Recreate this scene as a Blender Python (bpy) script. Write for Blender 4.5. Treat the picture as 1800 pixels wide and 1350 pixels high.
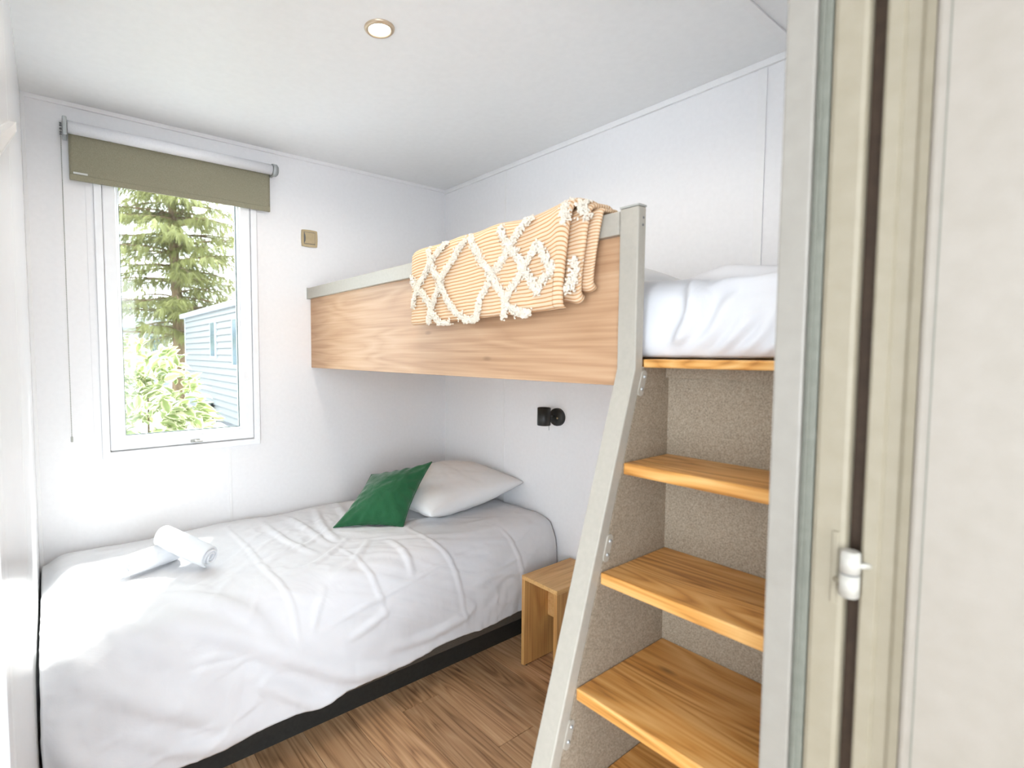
import bpy, bmesh, math, random
import numpy as np
from mathutils import Vector, Matrix, noise

for o in list(bpy.data.objects):
    bpy.data.objects.remove(o, do_unlink=True)
scene = bpy.context.scene
COL = scene.collection
random.seed(7)
rng = np.random.default_rng(7)

# ------------------------------------------------------------------ camera
cam_data = bpy.data.cameras.new('camera')
cam = bpy.data.objects.new('camera', cam_data)
COL.objects.link(cam)
CR = ((0.8024436, -0.5967264, 0.0013362),
      (0.0334045, 0.0471559, 0.9983288),
      (-0.5957922, -0.8010580, 0.0577733))
CAM = Vector((-1.9054, -2.4898, 1.33))
mw = Matrix(((CR[0][0], CR[1][0], CR[2][0], CAM[0]),
             (CR[0][1], CR[1][1], CR[2][1], CAM[1]),
             (CR[0][2], CR[1][2], CR[2][2], CAM[2]),
             (0, 0, 0, 1)))
cam.matrix_world = mw
cam_data.sensor_width = 36.0
cam_data.lens = 918.52 / 1800 * 36
cam_data.shift_x = 130 / 1800
cam_data.shift_y = -2 / 1800
cam_data.clip_start = 0.02
cam_data.clip_end = 300
cam_data.dof.use_dof = True
cam_data.dof.focus_distance = 2.3
cam_data.dof.aperture_fstop = 3.2
scene.camera = cam

# ------------------------------------------------------------------ world, sun, exposure
world = bpy.data.worlds.new('sky')
scene.world = world
world.use_nodes = True
wn = world.node_tree
wbg = wn.nodes['Background']
wbg.inputs['Color'].default_value = (0.85, 0.93, 1.0, 1)
wbg.inputs['Strength'].default_value = 3.6

sun_d = bpy.data.lights.new('sun', 'SUN')
sun_d.energy = 8.0
sun_d.angle = math.radians(5)
sun_d.color = (1.0, 0.98, 0.95)
sun = bpy.data.objects.new('sun', sun_d)
COL.objects.link(sun)
sun.location = (3, 6, 8)
sun.rotation_euler = Vector((-0.72, -1.0, -1.75)).to_track_quat('-Z', 'Y').to_euler()

vs = scene.view_settings
vs.view_transform = 'Standard'
vs.look = 'None'
vs.gamma = 1.0
vs.exposure = 1.27
vs.use_curve_mapping = False

# ------------------------------------------------------------------ materials
def srgb(r, g, b):
    f = lambda c: (c / 255 / 12.92) if c / 255 <= 0.04045 else ((c / 255 + 0.055) / 1.055) ** 2.4
    return (f(r), f(g), f(b), 1.0)

def base_mat(name):
    m = bpy.data.materials.new(name)
    m.use_nodes = True
    nt = m.node_tree
    return m, nt, nt.nodes['Principled BSDF']

def N(nt, typ, **kw):
    n = nt.nodes.new(typ)
    for k, v in kw.items():
        setattr(n, k, v)
    return n

def bump(nt, bsdf, height, strength=0.2, dist=0.002):
    b = N(nt, 'ShaderNodeBump')
    b.inputs['Strength'].default_value = strength
    b.inputs['Distance'].default_value = dist
    nt.links.new(height, b.inputs['Height'])
    nt.links.new(b.outputs['Normal'], bsdf.inputs['Normal'])
    return b

def noisy(name, c1, c2, scale=40, rough=0.5, bstr=0.1, bdist=0.001, detail=4, spec=0.4, stretch=None, metallic=0.0):
    m, nt, p = base_mat(name)
    tc = N(nt, 'ShaderNodeTexCoord')
    mp = N(nt, 'ShaderNodeMapping')
    if stretch:
        mp.inputs['Scale'].default_value = stretch
    nt.links.new(tc.outputs['Object'], mp.inputs['Vector'])
    nz = N(nt, 'ShaderNodeTexNoise')
    nz.inputs['Scale'].default_value = scale
    nz.inputs['Detail'].default_value = detail
    nt.links.new(mp.outputs['Vector'], nz.inputs['Vector'])
    cr = N(nt, 'ShaderNodeValToRGB')
    cr.color_ramp.elements[0].position = 0.3
    cr.color_ramp.elements[1].position = 0.7
    cr.color_ramp.elements[0].color = c1
    cr.color_ramp.elements[1].color = c2
    nt.links.new(nz.outputs['Fac'], cr.inputs['Fac'])
    nt.links.new(cr.outputs['Color'], p.inputs['Base Color'])
    p.inputs['Roughness'].default_value = rough
    p.inputs['Specular IOR Level'].default_value = spec
    p.inputs['Metallic'].default_value = metallic
    if bstr:
        bump(nt, p, nz.outputs['Fac'], bstr, bdist)
    return m

def wood(name, dark, mid, light, axis='Y', freq=9.0, ring=0.5, rough=0.45, rand=False, knots=True, across=4.0, along=0.5):
    """oak: contour lines of a stretched noise give the cathedral figure, fine fibres on top"""
    m, nt, p = base_mat(name)
    L = nt.links.new
    tc = N(nt, 'ShaderNodeTexCoord')
    vec = tc.outputs['Object']
    if rand:
        oi = N(nt, 'ShaderNodeObjectInfo')
        mul = N(nt, 'ShaderNodeMath', operation='MULTIPLY'); mul.inputs[1].default_value = 37.0
        L(oi.outputs['Random'], mul.inputs[0])
        cmb = N(nt, 'ShaderNodeCombineXYZ')
        for i in range(3):
            L(mul.outputs[0], cmb.inputs[i])
        add = N(nt, 'ShaderNodeVectorMath', operation='ADD')
        L(vec, add.inputs[0]); L(cmb.outputs[0], add.inputs[1])
        vec = add.outputs[0]
    def mapped(a, l):
        mp = N(nt, 'ShaderNodeMapping')
        mp.inputs['Scale'].default_value = {'X': (l, a, a), 'Y': (a, l, a), 'Z': (a, a, l)}[axis]
        L(vec, mp.inputs['Vector'])
        return mp.outputs['Vector']
    n1 = N(nt, 'ShaderNodeTexNoise'); n1.inputs['Scale'].default_value = 1.0
    n1.inputs['Detail'].default_value = 2.0; n1.inputs['Distortion'].default_value = 0.6
    L(mapped(across, along), n1.inputs['Vector'])
    ml = N(nt, 'ShaderNodeMath', operation='MULTIPLY'); ml.inputs[1].default_value = freq
    L(n1.outputs['Fac'], ml.inputs[0])
    pp = N(nt, 'ShaderNodeMath', operation='PINGPONG'); pp.inputs[1].default_value = 0.5
    L(ml.outputs[0], pp.inputs[0])
    n2 = N(nt, 'ShaderNodeTexNoise'); n2.inputs['Scale'].default_value = 1.0
    n2.inputs['Detail'].default_value = 5.0
    L(mapped(130, 2.6), n2.inputs['Vector'])
    n3 = N(nt, 'ShaderNodeTexNoise'); n3.inputs['Scale'].default_value = 1.0; n3.inputs['Detail'].default_value = 3.0
    L(mapped(7, 1.2), n3.inputs['Vector'])
    mix1 = N(nt, 'ShaderNodeMath', operation='MULTIPLY_ADD')
    mix1.inputs[1].default_value = ring
    L(pp.outputs[0], mix1.inputs[0]); 
    f2 = N(nt, 'ShaderNodeMath', operation='MULTIPLY_ADD'); f2.inputs[1].default_value = 0.75
    L(n2.outputs['Fac'], f2.inputs[0])
    f3 = N(nt, 'ShaderNodeMath', operation='MULTIPLY_ADD'); f3.inputs[1].default_value = 0.6; f3.inputs[2].default_value = -0.31
    L(n3.outputs['Fac'], f3.inputs[0]); L(f3.outputs[0], f2.inputs[2]); L(f2.outputs[0], mix1.inputs[2])
    cr = N(nt, 'ShaderNodeValToRGB')
    e = cr.color_ramp.elements
    e[0].position = 0.2; e[0].color = dark
    e[1].position = 0.85; e[1].color = light
    k = cr.color_ramp.elements.new(0.5); k.color = mid
    L(mix1.outputs[0], cr.inputs['Fac'])
    col = cr.outputs['Color']
    if knots:
        vo = N(nt, 'ShaderNodeTexVoronoi'); vo.inputs['Scale'].default_value = 1.0
        L(mapped(7.0, 2.6), vo.inputs['Vector'])
        kr = N(nt, 'ShaderNodeValToRGB')
        kr.color_ramp.elements[0].position = 0.015; kr.color_ramp.elements[0].color = (0.25, 0.22, 0.2, 1)
        kr.color_ramp.elements[1].position = 0.075; kr.color_ramp.elements[1].color = (1, 1, 1, 1)
        L(vo.outputs['Distance'], kr.inputs['Fac'])
        mx = N(nt, 'ShaderNodeMixRGB', blend_type='MULTIPLY'); mx.inputs['Fac'].default_value = 0.75
        L(col, mx.inputs['Color1']); L(kr.outputs['Color'], mx.inputs['Color2'])
        col = mx.outputs['Color']
    if rand:
        hv = N(nt, 'ShaderNodeHueSaturation')
        mr = N(nt, 'ShaderNodeMapRange'); mr.inputs['To Min'].default_value = 0.8; mr.inputs['To Max'].default_value = 1.15
        L(oi.outputs['Random'], mr.inputs['Value']); L(mr.outputs['Result'], hv.inputs['Value'])
        L(col, hv.inputs['Color']); col = hv.outputs['Color']
    L(col, p.inputs['Base Color'])
    p.inputs['Roughness'].default_value = rough
    p.inputs['Specular IOR Level'].default_value = 0.35
    bump(nt, p, n2.outputs['Fac'], 0.12, 0.0006)
    return m

WALL = noisy('wall_laminate', srgb(240, 239, 240), srgb(243, 242, 243), 60, 0.45, 0.03, 0.0004)
CEIL = noisy('ceiling_laminate', srgb(240, 240, 240), srgb(243, 243, 243), 40, 0.55, 0.03, 0.0004)
TRIM = noisy('trim_white', srgb(240, 239, 239), srgb(243, 242, 242), 50, 0.4, 0.02, 0.0004)
GLOSS = noisy('gloss_white_panel', srgb(238, 239, 240), srgb(241, 242, 243), 30, 0.16, 0.0, 0.0004, spec=0.5)
GAP = noisy('shadow_gap_grey', srgb(96, 96, 98), srgb(110, 110, 112), 30, 0.7, 0.0)
PVC = noisy('window_pvc', srgb(243, 244, 246), srgb(247, 248, 250), 30, 0.3, 0.0)
GASKET = noisy('green_grey_gasket', srgb(72, 88, 86), srgb(88, 102, 98), 80, 0.6, 0.0)
FROST = noisy('greige_metal', srgb(172, 166, 154), srgb(178, 172, 160), 90, 0.4, 0.04, 0.0003)
CAPG = noisy('grey_plastic_cap', srgb(168, 168, 162), srgb(176, 176, 170), 60, 0.5, 0.0)
OAKP = wood('oak_panel', srgb(168, 128, 94), srgb(193, 154, 119), srgb(209, 174, 140), 'Y', 14, 0.45, 0.42, across=5, along=0.6)
OAKS = wood('oak_step', srgb(150, 94, 40), srgb(212, 152, 80), srgb(232, 184, 118), 'Y', 17, 0.75, 0.36, across=6, along=0.8)
OAKN = wood('oak_nightstand', srgb(190, 138, 82), srgb(222, 176, 114), srgb(234, 194, 136), 'X', 7, 0.3, 0.42, knots=False, across=7, along=0.9)
OAKZ = wood('oak_nightstand_side', srgb(178, 126, 72), srgb(212, 164, 102), srgb(226, 184, 124), 'Z', 7, 0.35, 0.42, knots=False, across=7, along=0.9)
PLANK = wood('floor_oak', srgb(128, 92, 62), srgb(192, 150, 110), srgb(218, 180, 140), 'Y', 13, 0.6, 0.42, rand=True, across=7, along=0.7)
SUBFL = noisy('floor_joint_brown', srgb(58, 40, 26), srgb(72, 50, 33), 30, 0.8, 0.0)
WEAVE = noisy('woven_greige', srgb(134, 120, 102), srgb(176, 162, 142), 330, 0.85, 0.5, 0.0012, detail=2)
BLACK = noisy('black_paint', srgb(38, 38, 36), srgb(46, 46, 44), 80, 0.42, 0.0)
DARKB = noisy('bed_base_taupe', srgb(74, 66, 58), srgb(88, 80, 70), 300, 0.9, 0.3, 0.0008)
STEEL = noisy('galvanised_steel', srgb(176, 180, 180), srgb(190, 194, 194), 60, 0.35, 0.0, metallic=0.6)
DARKR = noisy('dark_brown_rebate', srgb(62, 46, 32), srgb(74, 56, 40), 60, 0.7, 0.0)
CREAM = noisy('cream_paint', srgb(158, 149, 136), srgb(163, 154, 142), 40, 0.45, 0.03, 0.0004)
CREAM2 = noisy('cream_jamb', srgb(149, 139, 118), srgb(155, 145, 125), 40, 0.5, 0.03, 0.0004)
JAMBG = noisy('jamb_grey_white', srgb(150, 144, 134), srgb(156, 150, 140), 40, 0.4, 0.02, 0.0004)
SEAL = noisy('grey_green_seal', srgb(118, 118, 106), srgb(128, 128, 116), 70, 0.6, 0.0)
HINGE = noisy('hinge_ivory', srgb(182, 177, 166), srgb(187, 182, 172), 50, 0.35, 0.0)
SWITCH = noisy('switch_champagne', srgb(184, 166, 132), srgb(192, 174, 140), 60, 0.4, 0.0)
OLIVE = noisy('olive_blind_cloth', srgb(142, 137, 116), srgb(154, 149, 128), 420, 0.85, 0.25, 0.0006, detail=2, stretch=(1, 1, 0.5))
BLINDW = noisy('white_blind_back', srgb(238, 238, 242), srgb(243, 243, 246), 200, 0.7, 0.1, 0.0003)
TAGM = noisy('tag_silver', srgb(205, 205, 200), srgb(226, 226, 222), 900, 0.4, 0.0)

def cloth_mat(name, c1, c2, scale=700, fine=0.25, big=0.35, bigscale=9, sheen=0.0, rough=0.9):
    m, nt, p = base_mat(name)
    L = nt.links.new
    tc = N(nt, 'ShaderNodeTexCoord')
    a = N(nt, 'ShaderNodeTexNoise'); a.inputs['Scale'].default_value = scale; a.inputs['Detail'].default_value = 2
    b = N(nt, 'ShaderNodeTexNoise'); b.inputs['Scale'].default_value = bigscale; b.inputs['Detail'].default_value = 5
    b.inputs['Distortion'].default_value = 1.2
    L(tc.outputs['Object'], a.inputs['Vector']); L(tc.outputs['Object'], b.inputs['Vector'])
    mx = N(nt, 'ShaderNodeMixRGB'); mx.inputs['Color1'].default_value = c1; mx.inputs['Color2'].default_value = c2
    L(b.outputs['Fac'], mx.inputs['Fac'])
    L(mx.outputs['Color'], p.inputs['Base Color'])
    ma = N(nt, 'ShaderNodeMath', operation='MULTIPLY'); ma.inputs[1].default_value = fine
    L(a.outputs['Fac'], ma.inputs[0])
    mb = N(nt, 'ShaderNodeMath', operation='MULTIPLY_ADD'); mb.inputs[1].default_value = big * 8
    L(b.outputs['Fac'], mb.inputs[0]); L(ma.outputs[0], mb.inputs[2])
    bump(nt, p, mb.outputs[0], 0.35, 0.002)
    p.inputs['Roughness'].default_value = rough
    p.inputs['Specular IOR Level'].default_value = 0.15
    p.inputs['Sheen Weight'].default_value = sheen
    return m

COTTON = cloth_mat('white_cotton', srgb(223, 223, 226), srgb(229, 229, 231), big=0.5, bigscale=7)
PILLOWM = cloth_mat('white_pillowcase', srgb(236, 235, 235), srgb(241, 240, 239), big=0.4, bigscale=6)
TERRY = cloth_mat('white_terry', srgb(222, 224, 228), srgb(228, 230, 234), scale=420, fine=1.6, big=0.3, bigscale=14)
VELVET = cloth_mat('green_velvet', srgb(24, 78, 48), srgb(44, 106, 66), scale=500, fine=0.3, big=0.9, bigscale=16, sheen=0.4, rough=0.7)
TUFTM = cloth_mat('cream_tuft_yarn', srgb(229, 219, 202), srgb(239, 231, 217), scale=500, fine=1.2, big=0.2, bigscale=40)

def striped_blanket():
    m, nt, p = base_mat('ribbed_peach_cloth')
    L = nt.links.new
    uv = N(nt, 'ShaderNodeUVMap')
    sep = N(nt, 'ShaderNodeSeparateXYZ')
    L(uv.outputs['UV'], sep.inputs[0])
    nz = N(nt, 'ShaderNodeTexNoise'); nz.inputs['Scale'].default_value = 14; nz.inputs['Detail'].default_value = 2
    L(uv.outputs['UV'], nz.inputs['Vector'])
    wob = N(nt, 'ShaderNodeMath', operation='MULTIPLY_ADD'); wob.inputs[1].default_value = 0.006
    L(nz.outputs['Fac'], wob.inputs[0]); L(sep.outputs['Y'], wob.inputs[2])
    fr = N(nt, 'ShaderNodeMath', operation='MULTIPLY'); fr.inputs[1].default_value = 1 / 0.0098
    L(wob.outputs[0], fr.inputs[0])
    pp = N(nt, 'ShaderNodeMath', operation='PINGPONG'); pp.inputs[1].default_value = 0.5
    L(fr.outputs[0], pp.inputs[0])
    cr = N(nt, 'ShaderNodeValToRGB')
    e = cr.color_ramp.elements
    e[0].position = 0.04; e[0].color = srgb(194, 132, 72)
    e[1].position = 0.22; e[1].color = srgb(230, 204, 173)
    L(pp.outputs[0], cr.inputs['Fac'])
    L(cr.outputs['Color'], p.inputs['Base Color'])
    bump(nt, p, pp.outputs[0], 0.7, 0.004)
    p.inputs['Roughness'].default_value = 0.95
    p.inputs['Specular IOR Level'].default_value = 0.1
    return m
BLANK = striped_blanket()

def glass_mat():
    m = bpy.data.materials.new('window_glass'); m.use_nodes = True
    nt = m.node_tree
    for n in list(nt.nodes):
        nt.nodes.remove(n)
    out = N(nt, 'ShaderNodeOutputMaterial')
    tr = N(nt, 'ShaderNodeBsdfTransparent'); tr.inputs['Color'].default_value = (0.95, 0.975, 0.965, 1)
    gl = N(nt, 'ShaderNodeBsdfGlossy'); gl.inputs['Roughness'].default_value = 0.02
    lw = N(nt, 'ShaderNodeLayerWeight')
    pw = N(nt, 'ShaderNodeMath', operation='POWER'); pw.inputs[1].default_value = 5.0
    fr = N(nt, 'ShaderNodeMath', operation='MULTIPLY_ADD'); fr.inputs[1].default_value = 0.9; fr.inputs[2].default_value = 0.03
    nt.links.new(lw.outputs['Facing'], pw.inputs[0]); nt.links.new(pw.outputs[0], fr.inputs[0])
    mx = N(nt, 'ShaderNodeMixShader')
    nt.links.new(fr.outputs[0], mx.inputs[0]); nt.links.new(tr.outputs[0], mx.inputs[1]); nt.links.new(gl.outputs[0], mx.inputs[2])
    nt.links.new(mx.outputs[0], out.inputs[0])
    return m
GLASS = glass_mat()

def emit_mat(name, col, s):
    m, nt, p = base_mat(name)
    tc = N(nt, 'ShaderNodeTexCoord')
    nz = N(nt, 'ShaderNodeTexNoise'); nz.inputs['Scale'].default_value = 200
    nt.links.new(tc.outputs['Object'], nz.inputs['Vector'])
    mr = N(nt, 'ShaderNodeMapRange'); mr.inputs['To Min'].default_value = s * 0.95; mr.inputs['To Max'].default_value = s * 1.05
    nt.links.new(nz.outputs['Fac'], mr.inputs['Value'])
    p.inputs['Emission Color'].default_value = col
    nt.links.new(mr.outputs['Result'], p.inputs['Emission Strength'])
    return m
LENS = emit_mat('lamp_lens_glow', (1, 0.93, 0.8, 1), 12)

def leaf_mat(name, c1, c2, edge=None, trans=0.35):
    m = bpy.data.materials.new(name); m.use_nodes = True
    nt = m.node_tree; p = nt.nodes['Principled BSDF']; out = nt.nodes['Material Output']
    L = nt.links.new
    oi = N(nt, 'ShaderNodeObjectInfo')
    tc = N(nt, 'ShaderNodeTexCoord')
    nz = N(nt, 'ShaderNodeTexNoise'); nz.inputs['Scale'].default_value = 5; nz.inputs['Detail'].default_value = 3
    L(tc.outputs['Object'], nz.inputs['Vector'])
    ad = N(nt, 'ShaderNodeMath', operation='ADD'); L(oi.outputs['Random'], ad.inputs[0]); L(nz.outputs['Fac'], ad.inputs[1])
    md = N(nt, 'ShaderNodeMath', operation='FRACT'); L(ad.outputs[0], md.inputs[0])
    mx = N(nt, 'ShaderNodeMixRGB'); mx.inputs['Color1'].default_value = c1; mx.inputs['Color2'].default_value = c2
    L(md.outputs[0], mx.inputs['Fac'])
    col = mx.outputs['Color']
    if edge:
        uv = N(nt, 'ShaderNodeUVMap')
        sp = N(nt, 'ShaderNodeSeparateXYZ'); L(uv.outputs['UV'], sp.inputs[0])
        cr = N(nt, 'ShaderNodeValToRGB'); cr.color_ramp.elements[0].position = 0.45; cr.color_ramp.elements[1].position = 0.8
        L(sp.outputs['X'], cr.inputs['Fac'])
        m2 = N(nt, 'ShaderNodeMixRGB'); L(cr.outputs['Color'], m2.inputs['Fac']); L(col, m2.inputs['Color1'])
        m2.inputs['Color2'].default_value = edge
        col = m2.outputs['Color']
    L(col, p.inputs['Base Color'])
    p.inputs['Roughness'].default_value = 0.5
    tl = N(nt, 'ShaderNodeBsdfTranslucent'); L(col, tl.inputs['Color'])
    ms = N(nt, 'ShaderNodeMixShader'); ms.inputs[0].default_value = trans
    L(p.outputs[0], ms.inputs[1]); L(tl.outputs[0], ms.inputs[2]); L(ms.outputs[0], out.inputs[0])
    return m
LEAF = leaf_mat('variegated_leaf', srgb(104, 122, 66), srgb(146, 156, 104), srgb(196, 194, 160))
NEEDLE = leaf_mat('conifer_needles', srgb(100, 105, 60), srgb(156, 154, 98), None, 0.35)
BARK = noisy('brown_bark', srgb(96, 78, 58), srgb(134, 112, 84), 12, 0.9, 0.6, 0.02, stretch=(1, 1, 0.3))
TWIG = noisy('shrub_twig', srgb(92, 80, 56), srgb(112, 98, 70), 40, 0.9, 0.2)
SIDING = noisy('pale_siding', srgb(104, 105, 104), srgb(110, 111, 110), 6, 0.6, 0.02)
SIDETRIM = noisy('white_fascia', srgb(146, 150, 152), srgb(152, 156, 158), 8, 0.5, 0.0)
OUTGLASS = noisy('dark_window_glass', srgb(60, 74, 80), srgb(76, 90, 94), 3, 0.12, 0.0)
GRASS = noisy('pale_gravel', srgb(172, 175, 180), srgb(190, 193, 198), 14, 0.95, 0.4, 0.02)
FARW = noisy('far_house_wall', srgb(112, 118, 122), srgb(120, 126, 130), 4, 0.7, 0.0)
BLUEB = noisy('blue_plastic', srgb(52, 112, 150), srgb(64, 124, 160), 10, 0.4, 0.0)

# ------------------------------------------------------------------ mesh helpers
def bx(bm, x0, x1, y0, y1, z0, z1, bev=0.0, seg=2):
    vs_ = [bm.verts.new(p) for p in ((x0, y0, z0), (x1, y0, z0), (x1, y1, z0), (x0, y1, z0),
                                     (x0, y0, z1), (x1, y0, z1), (x1, y1, z1), (x0, y1, z1))]
    fs = [bm.faces.new([vs_[i] for i in f]) for f in ((0, 3, 2, 1), (4, 5, 6, 7), (0, 1, 5, 4), (1, 2, 6, 5), (2, 3, 7, 6), (3, 0, 4, 7))]
    if bev:
        es = list({e for f in fs for e in f.edges})
        bmesh.ops.bevel(bm, geom=es, offset=bev, segments=seg, profile=0.5, affect='EDGES')

def prism(bm, pts, axis, a, b, bev=0.0):
    """extrude a 2D outline along an axis; pts are the two other coordinates in x,y,z order"""
    def mk(p, t):
        return {'X': (t, p[0], p[1]), 'Y': (p[0], t, p[1]), 'Z': (p[0], p[1], t)}[axis]
    A = [bm.verts.new(mk(p, a)) for p in pts]
    B = [bm.verts.new(mk(p, b)) for p in pts]
    n = len(pts)
    fs = [bm.faces.new(A), bm.faces.new(B[::-1])]
    for i in range(n):
        fs.append(bm.faces.new((A[i], B[i], B[(i + 1) % n], A[(i + 1) % n])))
    bmesh.ops.recalc_face_normals(bm, faces=fs)
    if bev:
        bmesh.ops.bevel(bm, geom=list({e for f in fs for e in f.edges}), offset=bev, segments=2, profile=0.5, affect='EDGES')

def cyl(bm, p0, p1, r0, r1=None, seg=24, cap=True):
    r1 = r0 if r1 is None else r1
    p0, p1 = Vector(p0), Vector(p1)
    d = (p1 - p0).normalized()
    u = d.orthogonal().normalized(); w = d.cross(u)
    A = []; B = []
    for i in range(seg):
        t = 2 * math.pi * i / seg
        o = u * math.cos(t) + w * math.sin(t)
        A.append(bm.verts.new(p0 + o * r0)); B.append(bm.verts.new(p1 + o * r1))
    for i in range(seg):
        j = (i + 1) % seg
        f = bm.faces.new((A[i], A[j], B[j], B[i])); f.smooth = True
    if cap:
        bm.faces.new(A[::-1]); bm.faces.new(B)

def lathe(bm, prof, center, axis='Z', seg=40):
    c = Vector(center); rings = []
    for r, h in prof:
        ring = []
        for i in range(seg):
            t = 2 * math.pi * i / seg
            a, b = r * math.cos(t), r * math.sin(t)
            q = {'Z': (a, b, h), 'X': (h, a, b), 'Y': (a, h, b)}[axis]
            ring.append(bm.verts.new(c + Vector(q)))
        rings.append(ring)
    for k in range(len(rings) - 1):
        for i in range(seg):
            j = (i + 1) % seg
            f = bm.faces.new((rings[k][i], rings[k][j], rings[k + 1][j], rings[k + 1][i])); f.smooth = True
    bmesh.ops.recalc_face_normals(bm, faces=bm.faces[:])

def ball(bm, c, r, sub=1):
    bmesh.ops.create_icosphere(bm, subdivisions=sub, radius=r, matrix=Matrix.Translation(c))

def ring_frame(bm, x0, x1, z0, z1, w, y0, y1, bev=0.002):
    """rectangular window frame in the XZ plane with mitred corners"""
    o = [(x0, z0), (x1, z0), (x1, z1), (x0, z1)]
    i = [(x0 + w, z0 + w), (x1 - w, z0 + w), (x1 - w, z1 - w), (x0 + w, z1 - w)]
    V = {}
    for n_, pts in (('o', o), ('i', i)):
        for k, (x, z) in enumerate(pts):
            V[n_, k, 0] = bm.verts.new((x, y0, z)); V[n_, k, 1] = bm.verts.new((x, y1, z))
    fs = []
    for k in range(4):
        j = (k + 1) % 4
        fs.append(bm.faces.new((V['o', k, 0], V['o', j, 0], V['i', j, 0], V['i', k, 0])))
        fs.append(bm.faces.new((V['o', k, 1], V['i', k, 1], V['i', j, 1], V['o', j, 1])))
        fs.append(bm.faces.new((V['o', k, 0], V['o', k, 1], V['o', j, 1], V['o', j, 0])))
        fs.append(bm.faces.new((V['i', k, 0], V['i', j, 0], V['i', j, 1], V['i', k, 1])))
    bmesh.ops.recalc_face_normals(bm, faces=fs)
    if bev:
        es = [e for f in fs for e in f.edges]
        bmesh.ops.bevel(bm, geom=list(set(es)), offset=bev, segments=2, profile=0.5, affect='EDGES')

def finish(bm, name):
    me = bpy.data.meshes.new(name)
    bm.normal_update()
    bm.to_mesh(me); bm.free()
    return me

def link(name, me, mat, parent=None, smooth=False):
    o = bpy.data.objects.new(name, me)
    COL.objects.link(o)
    if me is not None and mat is not None and len(me.materials) == 0:
        me.materials.append(mat)
    if smooth and me is not None:
        me.polygons.foreach_set('use_smooth', [True] * len(me.polygons))
    if parent is not None:
        o.parent = parent
        o.matrix_parent_inverse = Matrix.Translation(-abs_loc(parent))
    return o

def abs_loc(o):
    v = Vector(o.location)
    if o.parent is not None and o.parent.type == 'EMPTY' and False:
        v += o.parent.location
    return v if o.type == 'EMPTY' else Vector((0, 0, 0))

def part(name, fn, mat, parent, smooth=False):
    bm = bmesh.new(); fn(bm)
    return link(name, finish(bm, name), mat, parent, smooth)

def boxpart(name, dims, mat, parent, bev=0.0):
    return part(name, lambda bm: bx(bm, *dims, bev=bev), mat, parent)

def tag(o, label=None, cat=None, group=None, kind=None):
    if label: o['label'] = label
    if cat: o['category'] = cat
    if group: o['group'] = group
    if kind: o['kind'] = kind
    return o

def thing(name, label, cat, loc, group=None, kind=None):
    o = bpy.data.objects.new(name, None)
    o.empty_display_size = 0.05
    COL.objects.link(o)
    o.location = loc
    return tag(o, label, cat, group, kind)

def grid_mesh(name, P, uv=None, closed_u=False):
    """P: array (nu, nv, 3)"""
    nu, nv = P.shape[:2]
    verts = P.reshape(-1, 3).tolist()
    faces = []
    for i in range(nu if closed_u else nu - 1):
        i2 = (i + 1) % nu
        for j in range(nv - 1):
            faces.append((i * nv + j, i2 * nv + j, i2 * nv + j + 1, i * nv + j + 1))
    me = bpy.data.meshes.new(name)
    me.from_pydata(verts, [], faces)
    if uv is not None:
        lay = me.uv_layers.new(name='UVMap')
        flat = uv.reshape(-1, 2)
        idx = np.array([l.vertex_index for l in me.loops])
        lay.data.foreach_set('uv', flat[idx].astype(np.float32).ravel())
    me.polygons.foreach_set('use_smooth', [True] * len(me.polygons))
    me.update()
    return me

def catmull(pts, n):
    pts = np.array(pts, float); out = []
    L_ = len(pts)
    for i in range(L_ - 1):
        p0, p1, p2, p3 = pts[max(i - 1, 0)], pts[i], pts[i + 1], pts[min(i + 2, L_ - 1)]
        for t in np.linspace(0, 1, n, endpoint=False):
            out.append(.5 * ((2 * p1) + (-p0 + p2) * t + (2 * p0 - 5 * p1 + 4 * p2 - p3) * t * t + (-p0 + 3 * p1 - 3 * p2 + p3) * t ** 3))
    out.append(pts[-1])
    return np.array(out)

def resample(pts, n):
    s = np.r_[0, np.cumsum(np.linalg.norm(np.diff(pts, axis=0), axis=1))]
    t = np.linspace(0, s[-1], n)
    return np.stack([np.interp(t, s, pts[:, k]) for k in range(pts.shape[1])], 1), t

# ------------------------------------------------------------------ the room
XL = -1.96; H = 2.28; YF = -2.20
# floor of boards running toward the window
floor = part('floor', lambda bm: bx(bm, -3.6, 0.1, -4.3, 0.1, -0.12, -0.004), SUBFL, None)
tag(floor, 'oak plank floor beside the low bed', kind='structure')
PWID = 0.168
def plank_mesh(length):
    bm = bmesh.new()
    bx(bm, -PWID / 2 + 0.0008, PWID / 2 - 0.0008, -length / 2 + 0.0008, length / 2 - 0.0008, -0.004, 0.0, bev=0.0009, seg=1)
    return finish(bm, 'plank')
pm = {}
seamY = {-0.898: -0.915, -0.73: -1.256}
k0 = -0.73
for i in range(-7, 5):
    x0 = k0 + i * PWID
    if x0 < -1.95 or x0 > -0.02:
        continue
    first = {-1: -0.915, 0: -1.256}.get(i, -0.2 - 1.1 * random.random())
    cuts = [0.0]
    y = first
    while y > 0: y -= 1.2
    while y > -3.3:
        if cuts[-1] - y > 0.05: cuts.append(y)
        y -= 1.2
    cuts.append(-3.4)
    for a, b in zip(cuts[:-1], cuts[1:]):
        Ln = round(a - b, 3)
        if Ln not in pm:
            pm[Ln] = plank_mesh(Ln)
        p_ = link('plank', pm[Ln], PLANK, floor)
        p_.location = (x0 + PWID / 2, (a + b) / 2, 0.0)

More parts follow.
